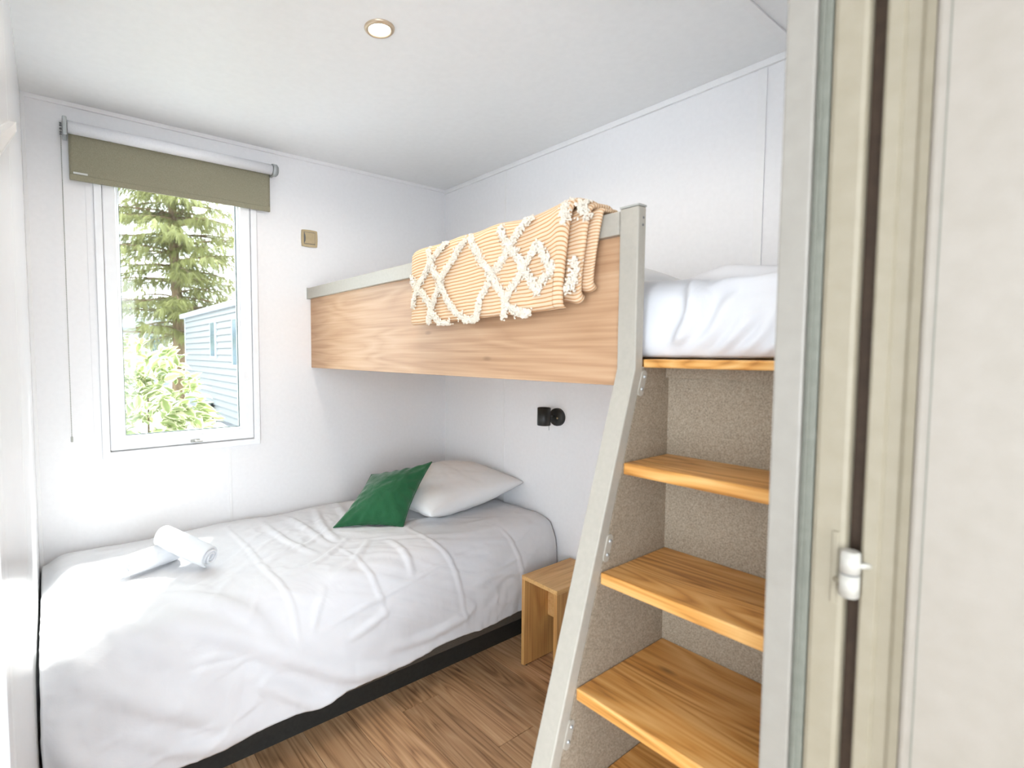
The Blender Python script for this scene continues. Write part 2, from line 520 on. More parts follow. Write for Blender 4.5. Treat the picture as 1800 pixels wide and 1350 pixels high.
# window wall with its opening
WX0, WX1, WZ0, WZ1 = -1.722, -1.136, 0.925, 2.098
def wall_back(bm):
    bx(bm, -2.1, WX0, 0, 0.09, -0.1, H + 0.1)
    bx(bm, WX1, 0.1, 0, 0.09, -0.1, H + 0.1)
    bx(bm, WX0, WX1, 0, 0.09, -0.1, WZ0)
    bx(bm, WX0, WX1, 0, 0.09, WZ1, H + 0.1)
tag(part('wall_back', wall_back, WALL, None), 'white panelled wall holding the window', kind='structure')
tag(part('wall_right', lambda bm: bx(bm, 0, 0.1, -4.3, 0, -0.1, H + 0.1), WALL, None), 'white wall behind the pillows and reading lamp', kind='structure')
def ceil(bm):
    bx(bm, -3.6, 0.1, -4.3, 0.09, H, H + 0.12)
tag(part('ceiling', ceil, CEIL, None), 'white ceiling with one recessed spotlight', kind='structure')
wl = part('wall_left', lambda bm: bx(bm, -2.1, XL - 0.014, -1.70, 0, -0.1, H + 0.1), GAP, None)  # stops short out of view so added fill daylight gets in
tag(wl, 'glossy white panelled wall at the foot of the bed', kind='structure')
for a, b in ((0.0, -0.997), (-1.001, -1.605), (-1.609, -1.70)):
    boxpart('panel', (XL - 0.0139, XL, b, a, 0.0, H), GLOSS, wl)
# partition with the doorway the camera looks through
def wall_front(bm):
    bx(bm, -1.128, 0, YF - 0.08, YF, 0, H)
    bx(bm, XL, -1.128, YF - 0.08, YF, 2.04, H)
tag(part('wall_front', wall_front, WALL, None), 'partition wall around the doorway', kind='structure')

def wall_fill_lounge(bm):  # unseen invented lounge wall, openings laid out to give fill daylight
    bx(bm, -3.7, -3.6, -4.3, 0.09, -0.1, 0.05)
    bx(bm, -3.7, -3.6, -4.3, 0.09, 2.15, H + 0.1)
    bx(bm, -3.6, -2.1, 0.0, 0.09, -0.1, H + 0.1)
    bx(bm, -2.02, -1.96, -4.3, -3.25, -0.1, H + 0.1)  # added corridor stub keeping side daylight off the door leaf
    bx(bm, -3.7, -3.6, -2.1, 0.09, 0.05, 2.15)
tag(part('wall_fill_lounge', wall_fill_lounge, WALL, None), 'white lounge wall added out of view, openings admit fill daylight', kind='structure')
def wall_fill_back(bm):  # unseen invented wall, its opening lets fill daylight through the doorway
    bx(bm, -3.7, 0.1, -4.4, -4.3, -0.1, 0.05)
    bx(bm, -3.7, 0.1, -4.4, -4.3, 2.15, H + 0.1)
    bx(bm, -1.1, 0.1, -4.4, -4.3, 0.05, 2.15)
tag(part('wall_fill_back', wall_fill_back, WALL, None), 'white hall wall added behind the viewer, wide opening admits fill daylight', kind='structure')

# joint strips
def strip(n, label, dims, mat=TRIM):
    o = boxpart('trim_%d' % n, dims, mat, None, bev=0.001)
    tag(o, label, kind='structure')
strip(1, 'ceiling cover strip crossing above the stair shelves', (-1.95, -0.002, -1.818, -1.793, H - 0.006, H))
strip(2, 'thin cornice where right wall meets ceiling', (-0.012, 0, YF, -0.002, H - 0.022, H))
strip(3, 'vertical joint strip on right wall near the corner', (-0.0025, 0, -0.512, -0.498, 0.1, H - 0.022))
strip(4, 'vertical joint strip on right wall above upper bunk', (-0.004, 0, -1.722, -1.694, 0.1, H - 0.022))
strip(5, 'vertical joint strip on window wall below the window', (-1.257, -1.245, -0.0025, 0, 0.1, 0.89))
strip(6, 'thin cornice above the window', (XL, -0.013, -0.010, 0, H - 0.016, H))
strip(7, 'corner strip between window wall and glossy wall', (XL, XL + 0.012, -0.012, 0, 0.1, H - 0.016))
def slope(bm):
    prism(bm, [(-0.92, 1.838), (-0.92, 1.858), (-1.62, 1.60), (-1.62, 1.575)], 'X', XL, XL + 0.012)
tag(part('trim_8', slope, TRIM, None), 'sloping white ledge on the glossy left wall', kind='structure')

# window
w1 = thing('window_1', 'white framed casement window with garden view', None, (-1.43, 0, 0.893), kind='structure')
part('window_frame', lambda bm: ring_frame(bm, -1.745, -1.113, 0.897, 2.126, 0.027, -0.016, 0.0895, 0.003), PVC, w1)
part('outer_trim', lambda bm: ring_frame(bm, -1.770, -1.084, 0.889, 2.150, 0.0245, -0.004, 0.0, 0.0), WALL, w1)
sash = part('sash', lambda bm: ring_frame(bm, -1.7165, -1.1415, 0.927, 2.095, 0.046, -0.009, 0.06, 0.005), PVC, w1)
part('glazing_bead', lambda bm: ring_frame(bm, -1.6707, -1.1873, 0.9728, 2.0492, 0.010, 0.006, 0.05, 0.003), PVC, w1)
part('gasket', lambda bm: ring_frame(bm, -1.6609, -1.1971, 0.9826, 2.0394, 0.0035, 0.022, 0.030, 0.0), GASKET, w1)
boxpart('pane', (-1.6607, -1.1973, 0.0305, 0.0345, 0.9828, 2.0392), GLASS, w1)
def latch(bm):
    bx(bm, -1.418, -1.380, -0.018, -0.009, 0.934, 0.946, bev=0.002)
    cyl(bm, (-1.400, -0.016, 0.940), (-1.400, -0.030, 0.940), 0.006, 0.005)
    bx(bm, -1.405, -1.372, -0.036, -0.028, 0.936, 0.943, bev=0.003)
part('latch', latch, CAPG, w1)

# door frame
XJ = -1.15
tj = thing('trim_9', 'pale door jamb with grey-green seal along doorway', None, (XJ + 0.01, -2.25, 0), kind='structure')
boxpart('jamb_post', (XJ, -1.1285, -2.2385, -2.2045, 0, 2.04), JAMBG, tj, bev=0.003)
boxpart('seal_strip', (XJ + 0.0025, -1.1285, -2.2535, -2.239, 0, 2.04), SEAL, tj, bev=0.002)
boxpart('seal_lip', (XJ - 0.001, XJ + 0.002, -2.2465, -2.2445, 0, 2.04), SEAL, tj)
boxpart('jamb_casing', (XJ, -1.1285, -2.290, -2.254, 0, 2.04), CREAM2, tj, bev=0.006)
boxpart('rebate', (-1.128, -1.10, -2.36, -2.281, 0, 2.04), DARKR, tj)

# open door leaf swung toward the hall
d1 = thing('door_1', 'open cream door leaf beside the doorway', None, (XJ, -2.31, 0), kind='structure')
boxpart('door_leaf', (XJ - 0.004, XJ + 0.030, -3.02, -2.3465, 0.01, 2.02), CREAM, d1, bev=0.004)
def edge(bm):
    prism(bm, [(XJ + 0.028, -2.346), (XJ - 0.001, -2.346), (XJ + 0.001, -2.338), (XJ + 0.005, -2.333), (XJ + 0.005, -2.322), (XJ, -2.319), (XJ, -2.307), (XJ + 0.003, -2.304), (XJ + 0.012, -2.304), (XJ + 0.012, -2.33), (XJ + 0.028, -2.33)], 'Z', 0.01, 2.02)
part('door_edge', edge, CREAM2, d1)
def face_line(bm):
    bx(bm, XJ - 0.0046, XJ - 0.0035, -2.3585, -2.3575, 0.012, 2.018)
part('edge_seam', face_line, SEAL, d1)
hz = 1.072
hx_, hy_ = XJ - 0.010, -2.2975
hg = part('hinge', lambda bm: (cyl(bm, (hx_, hy_, hz - 0.026), (hx_, hy_, hz - 0.0008), 0.0098, seg=32),
                               cyl(bm, (hx_, hy_, hz + 0.0008), (hx_, hy_, hz + 0.025), 0.0098, seg=32),
                               cyl(bm, (hx_, hy_, hz + 0.025), (hx_, hy_, hz + 0.0268), 0.0098, 0.0080, seg=32),
                               cyl(bm, (hx_, hy_, hz - 0.0278), (hx_, hy_, hz - 0.026), 0.0080, 0.0098, seg=32)), HINGE, d1)
part('hinge_pin', lambda bm: cyl(bm, (hx_, hy_, hz - 0.001), (hx_, hy_, hz + 0.001), 0.0090, seg=24), GAP, hg)
part('hinge_arm', lambda bm: cyl(bm, (hx_, hy_ - 0.006, hz + 0.011), (XJ + 0.002, -2.3125, hz + 0.011), 0.0034, seg=16), HINGE, hg)
part('hinge_plate', lambda bm: (bx(bm, XJ - 0.0026, XJ + 0.0006, -2.2835, -2.2765, hz - 0.044, hz + 0.044, bev=0.0013),
                                cyl(bm, (XJ - 0.001, -2.281, hz - 0.014), (hx_, hy_, hz - 0.014), 0.0032, seg=16)), CREAM2, hg)

# ------------------------------------------------------------------ roller blind
bl = thing('roller_blind', 'olive roller blind pulled a little down over the window', 'blind', (-1.44, -0.0, 2.17))
TZ = 2.172; TY = -0.050
part('roller_tube', lambda bm: cyl(bm, (-1.822, TY, TZ), (-1.052, TY, TZ), 0.0225, seg=40), BLINDW, bl)
fabx = np.linspace(-1.820, -1.054, 60); fabz = np.linspace(TZ, 1.987, 24)
P = np.zeros((60, 24, 3))
for i, x in enumerate(fabx):
    for j, z in enumerate(fabz):
        P[i, j] = (x, TY + 0.0215 + 0.0012 * math.sin(x * 9) * (j / 24), z)
me = grid_mesh('fabric', P)
fo = link('fabric', me, OLIVE, bl)
sm = fo.modifiers.new('thick', 'SOLIDIFY'); sm.thickness = 0.0012
part('hem_bar', lambda bm: bx(bm, -1.8202, -1.0538, TY + 0.0175, TY + 0.0255, 1.9845, 2.008, bev=0.003), OLIVE, bl)
def br_l(bm):
    bx(bm, -1.838, -1.8235, -0.072, -0.0005, 2.135, 2.203, bev=0.003)
    cyl(bm, (-1.840, TY, TZ), (-1.824, TY, TZ), 0.017)
part('bracket', br_l, STEEL, bl)
def br_r(bm):
    cyl(bm, (-1.050, TY, TZ), (-1.030, TY, TZ), 0.027, seg=36)
    cyl(bm, (-1.030, TY, TZ), (-1.024, TY, TZ), 0.021, seg=36)
    bx(bm, -1.046, -1.034, TY, -0.0005, 2.150, 2.194, bev=0.002)
part('bracket', br_r, STEEL, bl)
part('drive_cog', lambda bm: [cyl(bm, (-1.846, TY + 0.02 * math.sin(a), TZ - 0.012 + 0.02 * math.cos(a)), (-1.840, TY + 0.02 * math.sin(a), TZ - 0.012 + 0.02 * math.cos(a)), 0.003, seg=8) for a in np.linspace(0, 6.28, 11)], GAP, bl)
def chain(bm):
    z0, z1 = TZ - 0.01, 1.002
    n = 175
    for s in (-1, 1):
        for i in range(n):
            t = i / (n - 1)
            sp = 0.0125 * (1 - t) * s + s * (0.0045 * math.sin(t * math.pi) + 0.0012)
            ball(bm, (-1.843 - 0.002 * t, TY + 0.55 * sp, z0 + (z1 - z0) * t), 0.0021, 1)
    for s in (-1, 1):
        cyl(bm, (-1.843, TY + s * 0.006, z0), (-1.845, TY + s * 0.002, z1), 0.0007, seg=6)
    bx(bm, -1.849, -1.841, TY - 0.005, TY + 0.005, z1 - 0.018, z1 + 0.004, bev=0.003)
tag(part('bead_chain', chain, CAPG, bl, smooth=True), kind='stuff')
part('label_tag', lambda bm: bx(bm, -1.808, -1.762, TY + 0.0165, TY + 0.0185, 2.0085, 2.0155, bev=0.0006), TAGM, bl)

# ------------------------------------------------------------------ light switch
sw = thing('light_switch', 'champagne square wall switch right of the window', 'switch', (-0.852, 0, 1.892))
def bowed(bm, cx, cz, hw, hh, bow, y0, y1):
    pts = []
    for k in range(4):
        a = [(-1, -1), (1, -1), (1, 1), (-1, 1)][k]; b = [(1, -1), (1, 1), (-1, 1), (-1, -1)][k]
        for t in np.linspace(0, 1, 9)[:-1]:
            x = a[0] + (b[0] - a[0]) * t; z = a[1] + (b[1] - a[1]) * t
            off = bow * (1 - (2 * t - 1) ** 2)
            nx, nz = [(0, -1), (1, 0), (0, 1), (-1, 0)][k]
            pts.append((cx + x * hw + nx * off, cz + z * hh + nz * off))
    prism(bm, pts, 'Y', y0, y1)
part('plate', lambda bm: bowed(bm, -0.852, 1.892, 0.039, 0.039, 0.0025, -0.009, 0.0), SWITCH, sw)
def rocker(bm):
    prism(bm, [(-0.880, 1.866), (-0.826, 1.866), (-0.826, 1.920), (-0.880, 1.920), (-0.8745, 1.905), (-0.8735, 1.892), (-0.8745, 1.879)], 'Y', -0.0125, -0.0085, bev=0.0008)
part('rocker', rocker, SWITCH, sw)
part('rocker_gap', lambda bm: bx(bm, -0.882, -0.824, -0.0094, -0.0086, 1.8635, 1.9225), GAP, sw)

# ------------------------------------------------------------------ recessed ceiling light
cl = thing('ceiling_light', 'small round recessed spotlight glowing in the ceiling', 'ceiling light', (-1.095, -1.11, H))
part('trim_ring', lambda bm: lathe(bm, [(0.031, 0.0005), (0.031, -0.004), (0.034, -0.008), (0.040, -0.007), (0.044, -0.003), (0.0445, 0.0005)], (-1.095, -1.11, H), seg=48), noisy('satin_nickel_ring', srgb(196, 176, 150), srgb(206, 188, 164), 60, 0.3, 0, metallic=0.5), cl)
part('lens', lambda bm: lathe(bm, [(0.0, -0.0035), (0.02, -0.0035), (0.0312, -0.002)], (-1.095, -1.11, H), seg=48), LENS, cl)
ld = bpy.data.lights.new('spot_glow', 'SPOT'); ld.energy = 9; ld.color = (1, 0.9, 0.76); ld.shadow_soft_size = 0.045; ld.spot_size = math.radians(172); ld.spot_blend = 0.35
lo = bpy.data.objects.new('spot_glow', ld); COL.objects.link(lo); lo.parent = cl; lo.location = (0, 0, -0.012)

# ------------------------------------------------------------------ reading lamp
rl = thing('reading_lamp', 'small black cylinder reading lamp on right wall', 'wall lamp', (0, -0.868, 1.03))
part('back_plate', lambda bm: lathe(bm, [(0.0, -0.020), (0.036, -0.020), (0.0405, -0.017), (0.042, -0.012), (0.042, 0.0)], (0, -0.872, 1.03), 'X', 48), BLACK, rl)
part('swivel_arm', lambda bm: (cyl(bm, (-0.016, -0.862, 1.034), (-0.045, -0.853, 1.034), 0.008), ball(bm, (-0.030, -0.858, 1.034), 0.011, 2)), BLACK, rl)
part('shade', lambda bm: lathe(bm, [(0.0, -0.040), (0.029, -0.041), (0.0305, -0.039), (0.0305, 0.041), (0.0285, 0.041), (0.0285, 0.030), (0.0, 0.028)], (-0.068, -0.845, 1.034), 'Z', 40), BLACK, rl)
part('shade_lens', lambda bm: lathe(bm, [(0.0, 0.0300), (0.0283, 0.0305)], (-0.068, -0.845, 1.034), 'Z', 30), TUFTM, rl)
part('push_button', lambda bm: ball(bm, (-0.021, -0.866, 1.008), 0.005, 2), BLACK, rl)
part('socket_dot', lambda bm: cyl(bm, (-0.019, -0.884, 1.026), (-0.022, -0.884, 1.026), 0.0045), SWITCH, rl)
part('pull_pin', lambda bm: cyl(bm, (-0.060, -0.869, 0.998), (-0.060, -0.869, 0.972), 0.0016, seg=8), STEEL, rl)

# ------------------------------------------------------------------ bunk frame
bb = thing('bunk_bed', 'upper bunk with oak side panel, greige rail and bent ladder post', 'bunk bed', (-0.44, -0.9, 1.25))
XP = -0.862; YP0, YP1 = -1.820, -1.773
boxpart('side_panel', (-0.848, -0.830, YP1, -0.001, 1.254, 1.6), OAKP, bb, bev=0.001)
boxpart('guard_rail', (-0.866, -0.832, YP1 - 0.0005, -0.001, 1.596, 1.648), FROST, bb, bev=0.002)
boxpart('rail_end_cap', (-0.868, -0.831, -0.0045, -0.0005, 1.594, 1.650), CAPG, bb)
SL = 0.328
def post(bm):
    zt, zb = 1.652, 1.294
    th = 0.030
    pts = [(XP, zt), (XP, zb), (XP - SL * zb, 0.0), (XP - SL * zb + th * 1.05, 0.0), (XP + th, zb - 0.006), (XP + th, zt)]
    prism(bm, pts, 'Y', YP0, YP1, bev=0.003)
part('ladder_post', post, FROST, bb)
boxpart('post_cap', (XP - 0.0006, XP + 0.0306, YP0 - 0.0006, YP1 + 0.0006, 1.6525, 1.657), CAPG, bb, bev=0.001)
for dz in (0.0, 0.016):
    part('screw_hole', lambda bm: cyl(bm, (XP + 0.019 - dz * 0.1, YP0 + 0.002, 1.628 - dz), (XP + 0.019 - dz * 0.1, YP0 - 0.0008, 1.628 - dz), 0.0028, seg=12), GAP, bb)
boxpart('bed_platform', (-0.829, -0.002, YP1 - 0.02, -0.001, 1.297, 1.315), OAKS, bb)
for cz in (1.262, 0.909, 0.543):
    cxx = XP - SL * (1.294 - cz) + 0.030 + 0.008
    def plate(bm):
        pts = []
        for s, (ox, oz) in ((0, (0, 0.019)), (1, (0, -0.019))):
            for a in np.linspace(0, math.pi, 9):
                a2 = a + s * math.pi
                pts.append((cxx + 0.010 * math.cos(a2) + SL * (oz), cz + oz + 0.010 * math.sin(a2)))
        prism(bm, pts, 'Y', YP0 - 0.0025, YP0 + 0.001)
    pl = part('bracket', plate, FROST, bb)
    for oz in (0.014, -0.014):
        part('screw', lambda bm: lathe(bm, [(0.0, -0.0055), (0.003, -0.005), (0.0045, -0.0025)], (cxx + SL * oz + 0.002, YP0, cz + oz), 'Y', 16), STEEL, pl)

# ------------------------------------------------------------------ stair shelves
st = thing('step_shelves', 'open oak step shelves with woven greige lining', 'step shelf', (-0.9, -2.0, 0))
def side(bm):
    off = 0.031
    pts = [(XP + off, 1.296), (XP + off, 1.288), (XP - SL * 1.294 + off + 0.002, 0.0), (-0.7, 0.0), (-0.7, 1.296)]
    prism(bm, pts, 'Y', YP0 + 0.0, YP0 + 0.016)
part('side_panel', side, WEAVE, st)
boxpart('back_panel', (-0.722, -0.706, YF + 0.001, YP0, 0.0, 1.296), WEAVE, st)
boxpart('top_batten', (-0.737, -0.7222, YF + 0.001, YP0 - 0.001, 1.272, 1.2962), WEAVE, st)
boxpart('far_side_panel', (-1.12, -0.7225, YF + 0.001, YF + 0.004, 0.0, 1.296), WEAVE, st)
for z in (1.089, 0.861, 0.634, 0.406, 0.178):
    xf = XP - SL * (1.294 - z) + 0.030
    boxpart('step', (xf, -0.7222, YF + 0.0042, YP0 - 0.0005, z - 0.026, z), OAKS, st, bev=0.003)
boxpart('top_board', (-0.832, -0.002, YF + 0.001, YP0 - 0.0005, 1.297, 1.316), OAKS, st, bev=0.003)

# ------------------------------------------------------------------ low bed
bed = thing('single_bed', 'low single bed base under the white duvet', 'bed', (-0.98, -0.44, 0))
boxpart('base', (-1.935, -0.012, -0.864, -0.03, 0.122, 0.30), DARKB, bed, bev=0.006)
boxpart('under_bed_shade', (-1.90, -0.04, -0.795, -0.05, 0.0, 0.1219), BLACK, bed)  # black block added to darken the shaded gap under the bed
boxpart('mattress', (-1.93, -0.02, -0.83, -0.03, 0.3002, 0.50), COTTON, bed, bev=0.03)
for lx in (-1.86, -0.09):
    for ly in (-0.76, -0.12):
        part('leg', lambda bm: cyl(bm, (lx, ly, 0.0), (lx, ly, 0.1218), 0.02, 0.026, seg=16), BLACK, bed)

FOLDS = [
  (0.012, 0.032, [(-1.703, 0.877), (-1.611, 0.893), (-1.491, 0.963), (-1.366, 1.042), (-1.235, 1.127), (-1.071, 1.231), (-0.903, 1.28), (-0.767, 1.284)]),
  (0.012, 0.035, [(-1.877, 0.928), (-1.807, 0.988), (-1.717, 1.061), (-1.626, 1.118), (-1.498, 1.23)]),
  (0.012, 0.032, [(-1.936, 1.05), (-1.884, 1.136), (-1.813, 1.191), (-1.72, 1.24)]),
  (0.004, 0.010, [(-1.613, 1.002), (-1.541, 1.003), (-1.476, 1.025)]),
  (0.004, 0.010, [(-1.606, 1.028), (-1.534, 1.035), (-1.467, 1.043)]),
  (0.0042, 0.010, [(-1.311, 0.207), (-1.305, 0.428), (-1.315, 0.663), (-1.31, 0.85), (-1.294, 0.93), (-1.285, 1.047)]),
  (0.0042, 0.008, [(-1.204, 1.03), (-1.098, 1.012), (-0.978, 0.994), (-0.735, 0.954), (-0.506, 0.929)]),
  (0.004, 0.010, [(-1.014, 0.687), (-1.008, 0.84), (-0.99, 0.922), (-0.971, 0.996), (-0.956, 1.084)]),
  (0.004, 0.010, [(-0.679, 0.673), (-0.674, 0.837), (-0.643, 0.925), (-0.609, 1.043), (-0.564, 1.241)]),
  (0.004, 0.009, [(-0.315, 0.869), (-0.287, 0.956), (-0.263, 1.047), (-0.229, 1.226)]),
  (0.009, 0.018, [(-0.885, 0.169), (-0.963, 0.437), (-0.982, 0.621)]),
  (0.008, 0.018, [(-1.039, 0.183), (-1.027, 0.391), (-1.03, 0.631)]),
  (0.007, 0.016, [(-1.156, 0.213), (-1.154, 0.494), (-1.114, 0.697)]),
  (0.006, 0.012, [(-0.934, 0.459), (-1.104, 0.577), (-1.246, 0.638), (-1.344, 0.641)]),
  (0.006, 0.012, [(-0.932, 0.611), (-1.152, 0.784), (-1.278, 0.795)]),
  (0.006, 0.013, [(-0.885, 0.694), (-1.019, 0.835), (-1.148, 0.892)]),
  (0.005, 0.012, [(-1.172, 0.909), (-1.214, 0.963), (-1.232, 1.021)]),
  (0.006, 0.014, [(-0.821, 0.742), (-0.822, 0.87), (-0.826, 0.951)]),
  (0.006, 0.030, [(-1.8, 0.536), (-1.693, 0.585), (-1.592, 0.69), (-1.512, 0.779)]),
  (0.009, 0.030, [(-1.73, 0.753), (-1.623, 0.754), (-1.526, 0.841), (-1.427, 0.933), (-1.363, 1.002)]),
  (0.009, 0.030, [(-1.894, 0.83), (-1.804, 0.833), (-1.716, 0.912), (-1.637, 0.972)]),
  (0.008, 0.026, [(-1.439, 1.089), (-1.334, 1.187), (-1.218, 1.274), (-1.144, 1.293)]),
  (0.009, 0.030, [(-1.743, 1.146), (-1.644, 1.225), (-1.535, 1.257), (-1.438, 1.259)]),
  (0.006, 0.016, [(-1.114, 1.093), (-1.024, 1.075), (-0.941, 1.04)]),
  (0.005, 0.016, [(-0.532, 1.064), (-0.421, 1.051), (-0.305, 1.066)]),
  (0.006, 0.022, [(-0.938, 1.193), (-0.758, 1.217), (-0.56, 1.198)]),
  (0.006, 0.018, [(-0.75, 0.12), (-0.80, 0.30), (-0.86, 0.50)]),
  (0.006, 0.018, [(-0.72, 0.70), (-0.60, 0.62), (-0.5, 0.64)]),
]
PROF = [(-.012, .46), (-.02, .52), (-.07, .552), (-.2, .556), (-.4, .556), (-.6, .556), (-.74, .556), (-.80, .548), (-.845, .52),
        (-.875, .46), (-.888, .38), (-.886, .28), (-.877, .19), (-.873, .150)]

def fold_field(X, V, folds, sx=1.0):
    D = np.zeros_like(X)
    for amp, wdt, pl_ in folds:
        pts = catmull(pl_, 5)
        best = np.full(X.shape, 9.0); tt = np.zeros_like(X)
        n = len(pts) - 1
        for i in range(n):
            a, b = pts[i], pts[i + 1]
            d = b - a; l2 = d @ d + 1e-12
            t = np.clip(((X - a[0]) * d[0] + (V - a[1]) * d[1]) / l2, 0, 1)
            dist = np.hypot(X - a[0] - t * d[0], V - a[1] - t * d[1])
            m = dist < best
            best = np.where(m, dist, best); tt = np.where(m, (i + t) / n, tt)
        env = np.sin(np.clip(tt * 0.94 + 0.03, 0, 1) * np.pi) ** 0.6
        D += amp * env * (np.exp(-(best / wdt) ** 2) - 0.35 * np.exp(-(best / (2.6 * wdt)) ** 2))
    return D

def noise_field(X, V, scale, seed, octv=3):
    out = np.zeros_like(X)
    it = np.nditer(X, flags=['multi_index'])
    for x in it:
        k = it.multi_index
        out[k] = noise.fractal(Vector((float(x) * scale, V[k] * scale, seed)), 1.0, 2.0, octv)
    return out

def make_duvet():
    nx, nv = 300, 190
    prof, s = resample(catmull(PROF, 20), nv)
    xs = np.linspace(-1.952, -0.012, nx)
    X, V = np.meshgrid(xs, s, indexing='ij')
    Yb = np.tile(prof[:, 0], (nx, 1)); Zb = np.tile(prof[:, 1], (nx, 1))
    L_ = s[-1]
    # hem wave and puff toward the foot end
    hem = np.array([float(np.interp(x, [-1.95, -1.6, -1.1, -0.77, -0.2, 0], [-0.05, -0.026, -0.002, 0.008, 0.028, 0.034])) + 0.007 * math.sin(x * 7.3 + 0.8) + 0.004 * math.sin(x * 17.3) for x in xs])[:, None]
    w = np.clip((V - 0.90) / (L_ - 0.90), 0, 1)
    Zb = Zb + hem * w ** 1.5
    left = np.clip((-X - 1.1) / 0.85, 0, 1)
    Yb = Yb - 0.02 * left * np.clip((V - 0.6) / 0.3, 0, 1) * (1 - 0.3 * w)
    # rounded ends
    eL = np.exp(-((X + 1.952) / 0.045) ** 2); eR = np.exp(-((X + 0.012) / 0.035) ** 2)
    top = np.clip(1 - (V - 0.78) / 0.2, 0, 1)
    Zb = Zb - (0.038 * eL + 0.016 * eR) * top
    Yb = Yb + (0.03 * eL + 0.012 * eR) * (1 - top)
    D = fold_field(X, V, [((2.3 if wd_ >= 0.022 else 1.6) * am_, wd_, pl2) for am_, wd_, pl2 in FOLDS])
    D += 0.007 * noise_field(X, V, 3.2, 1.7, 2)
    n2 = noise_field(X * 0.7 + V * 0.45, V * 1.3 - X * 0.4, 9.0, 4.1, 3)
    D += 0.0035 * n2 * (0.6 + 0.4 * left)
    D += 0.004 * np.abs(noise_field(X * 1.2, V * 0.35, 16.0, 8.2, 2)) * w
    rid = noise_field(X * 0.9 + 0.25 * np.sin(V * 5 + X * 2), V * 1.5 + 0.2 * np.sin(X * 4), 4.5, 6.6, 3)
    D += 0.0042 * np.clip(1 - 2.6 * np.abs(rid), 0, 1) ** 2
    tny = np.gradient(prof[:, 0], s); tnz = np.gradient(prof[:, 1], s)
    fade = np.clip(V / 0.08, 0, 1)
    Px = X + 0.0
    # the outward normal: up on top, toward the room on the front
    Py = Yb + np.tile(tnz, (nx, 1)) * D * fade
    Pz = Zb - np.tile(tny, (nx, 1)) * D * fade
    return grid_mesh('duvet', np.stack([Px, Py, Pz], -1))
duvet = link('duvet', make_duvet(), COTTON, None)
tag(duvet, 'rumpled white duvet spread over the low single bed', 'duvet')
m_ = duvet.modifiers.new('thick', 'SOLIDIFY'); m_.thickness = 0.007; m_.offset = -1

# ------------------------------------------------------------------ pillows and cushion
def pillow_mesh(name, hx, hy, th, corners, seed, n=70, pinch=0.10, wr=0.006, power=0.55, sag=0.0):
    """a filled cushion: two skins meeting in a seam; corners = maps (u,v,w) to the world"""
    u = np.linspace(-1, 1, n)
    U, Vv = np.meshgrid(u, u, indexing='ij')
    h = np.clip((1 - U ** 2) * (1 - Vv ** 2), 0, 1) ** power
    # seam sides bow inwards between the corners
    bu = 1 - pinch * (1 - Vv ** 2); bv = 1 - pinch * (1 - U ** 2)
    verts = []; faces = []
    for side_ in (1, -1):
        nzf = noise_field(U * 1.0, Vv * 1.0, 2.2, seed + side_, 3)
        edge_w = (np.abs(U) ** 6 + np.abs(Vv) ** 6)
        rad = np.sin(np.arctan2(Vv, U) * 18 + seed) * 0.5 * np.clip(edge_w, 0, 1) * (1 - np.clip(edge_w, 0, 1) ** 4)
        Wd = side_ * (h * th * (1 + 0.10 * nzf) + wr * rad * h ** 0.3 + 0.0008)
        for i in range(n):
            for j in range(n):
                verts.append(corners(U[i, j] * bu[i, j] * hx, Vv[i, j] * bv[i, j] * hy, Wd[i, j]))
    for sI in range(2):
        o = sI * n * n
        for i in range(n - 1):
            for j in range(n - 1):
                q = (o + i * n + j, o + (i + 1) * n + j, o + (i + 1) * n + j + 1, o + i * n + j + 1)
                faces.append(q if sI == 0 else q[::-1])
    me = bpy.data.meshes.new(name)
    me.from_pydata(verts, [], faces)
    bm = bmesh.new(); bm.from_mesh(me)
    bmesh.ops.remove_doubles(bm, verts=bm.verts[:], dist=0.0022)
    bmesh.ops.recalc_face_normals(bm, faces=bm.faces[:])
    bm.to_mesh(me); bm.free()
    me.polygons.foreach_set('use_smooth', [True] * len(me.polygons))
    return me

def piping(P_of, n=60, r=0.0022):
    bm = bmesh.new()
    pts = []
    for k in range(4):
        a = [(-1, -1), (1, -1), (1, 1), (-1, 1)][k]; b = [(1, -1), (1, 1), (-1, 1), (-1, -1)][k]
        for t in np.linspace(0, 1, n)[:-1]:
            pts.append(P_of(a[0] + (b[0] - a[0]) * t, a[1] + (b[1] - a[1]) * t))
    m = len(pts)
    for i in range(m):
        cyl(bm, pts[i], pts[(i + 1) % m], r, seg=6, cap=False)
    return finish(bm, 'piping')

def frame_map(c, e1, e2):
    c = Vector(c); e1 = Vector(e1).normalized(); e2 = Vector(e2)
    e2 = (e2 - e1 * e2.dot(e1)).normalized(); e3 = e1.cross(e2)
    return (lambda u, v, w: tuple(c + e1 * u + e2 * v + e3 * w)), e3

fm, _ = frame_map((-0.300, -0.405, 0.652), (1, 0.03, 0.10), (-0.06, 1, 0.02))
def pil_map(u, v, w):
    x, y, z = fm(u, v, w)
    if z < 0.564: z = 0.564 - (0.564 - z) * 0.15
    return (min(x, -0.004 - abs(w) * 0.03), y, z)
me = pillow_mesh('pillow', 0.300, 0.260, 0.100, pil_map, 3.3, pinch=0.06, wr=0.004, power=0.5)
pil = link('pillow', me, PILLOWM, None)
tag(pil, 'plump white pillow at head of low bed behind green cushion', 'pillow')

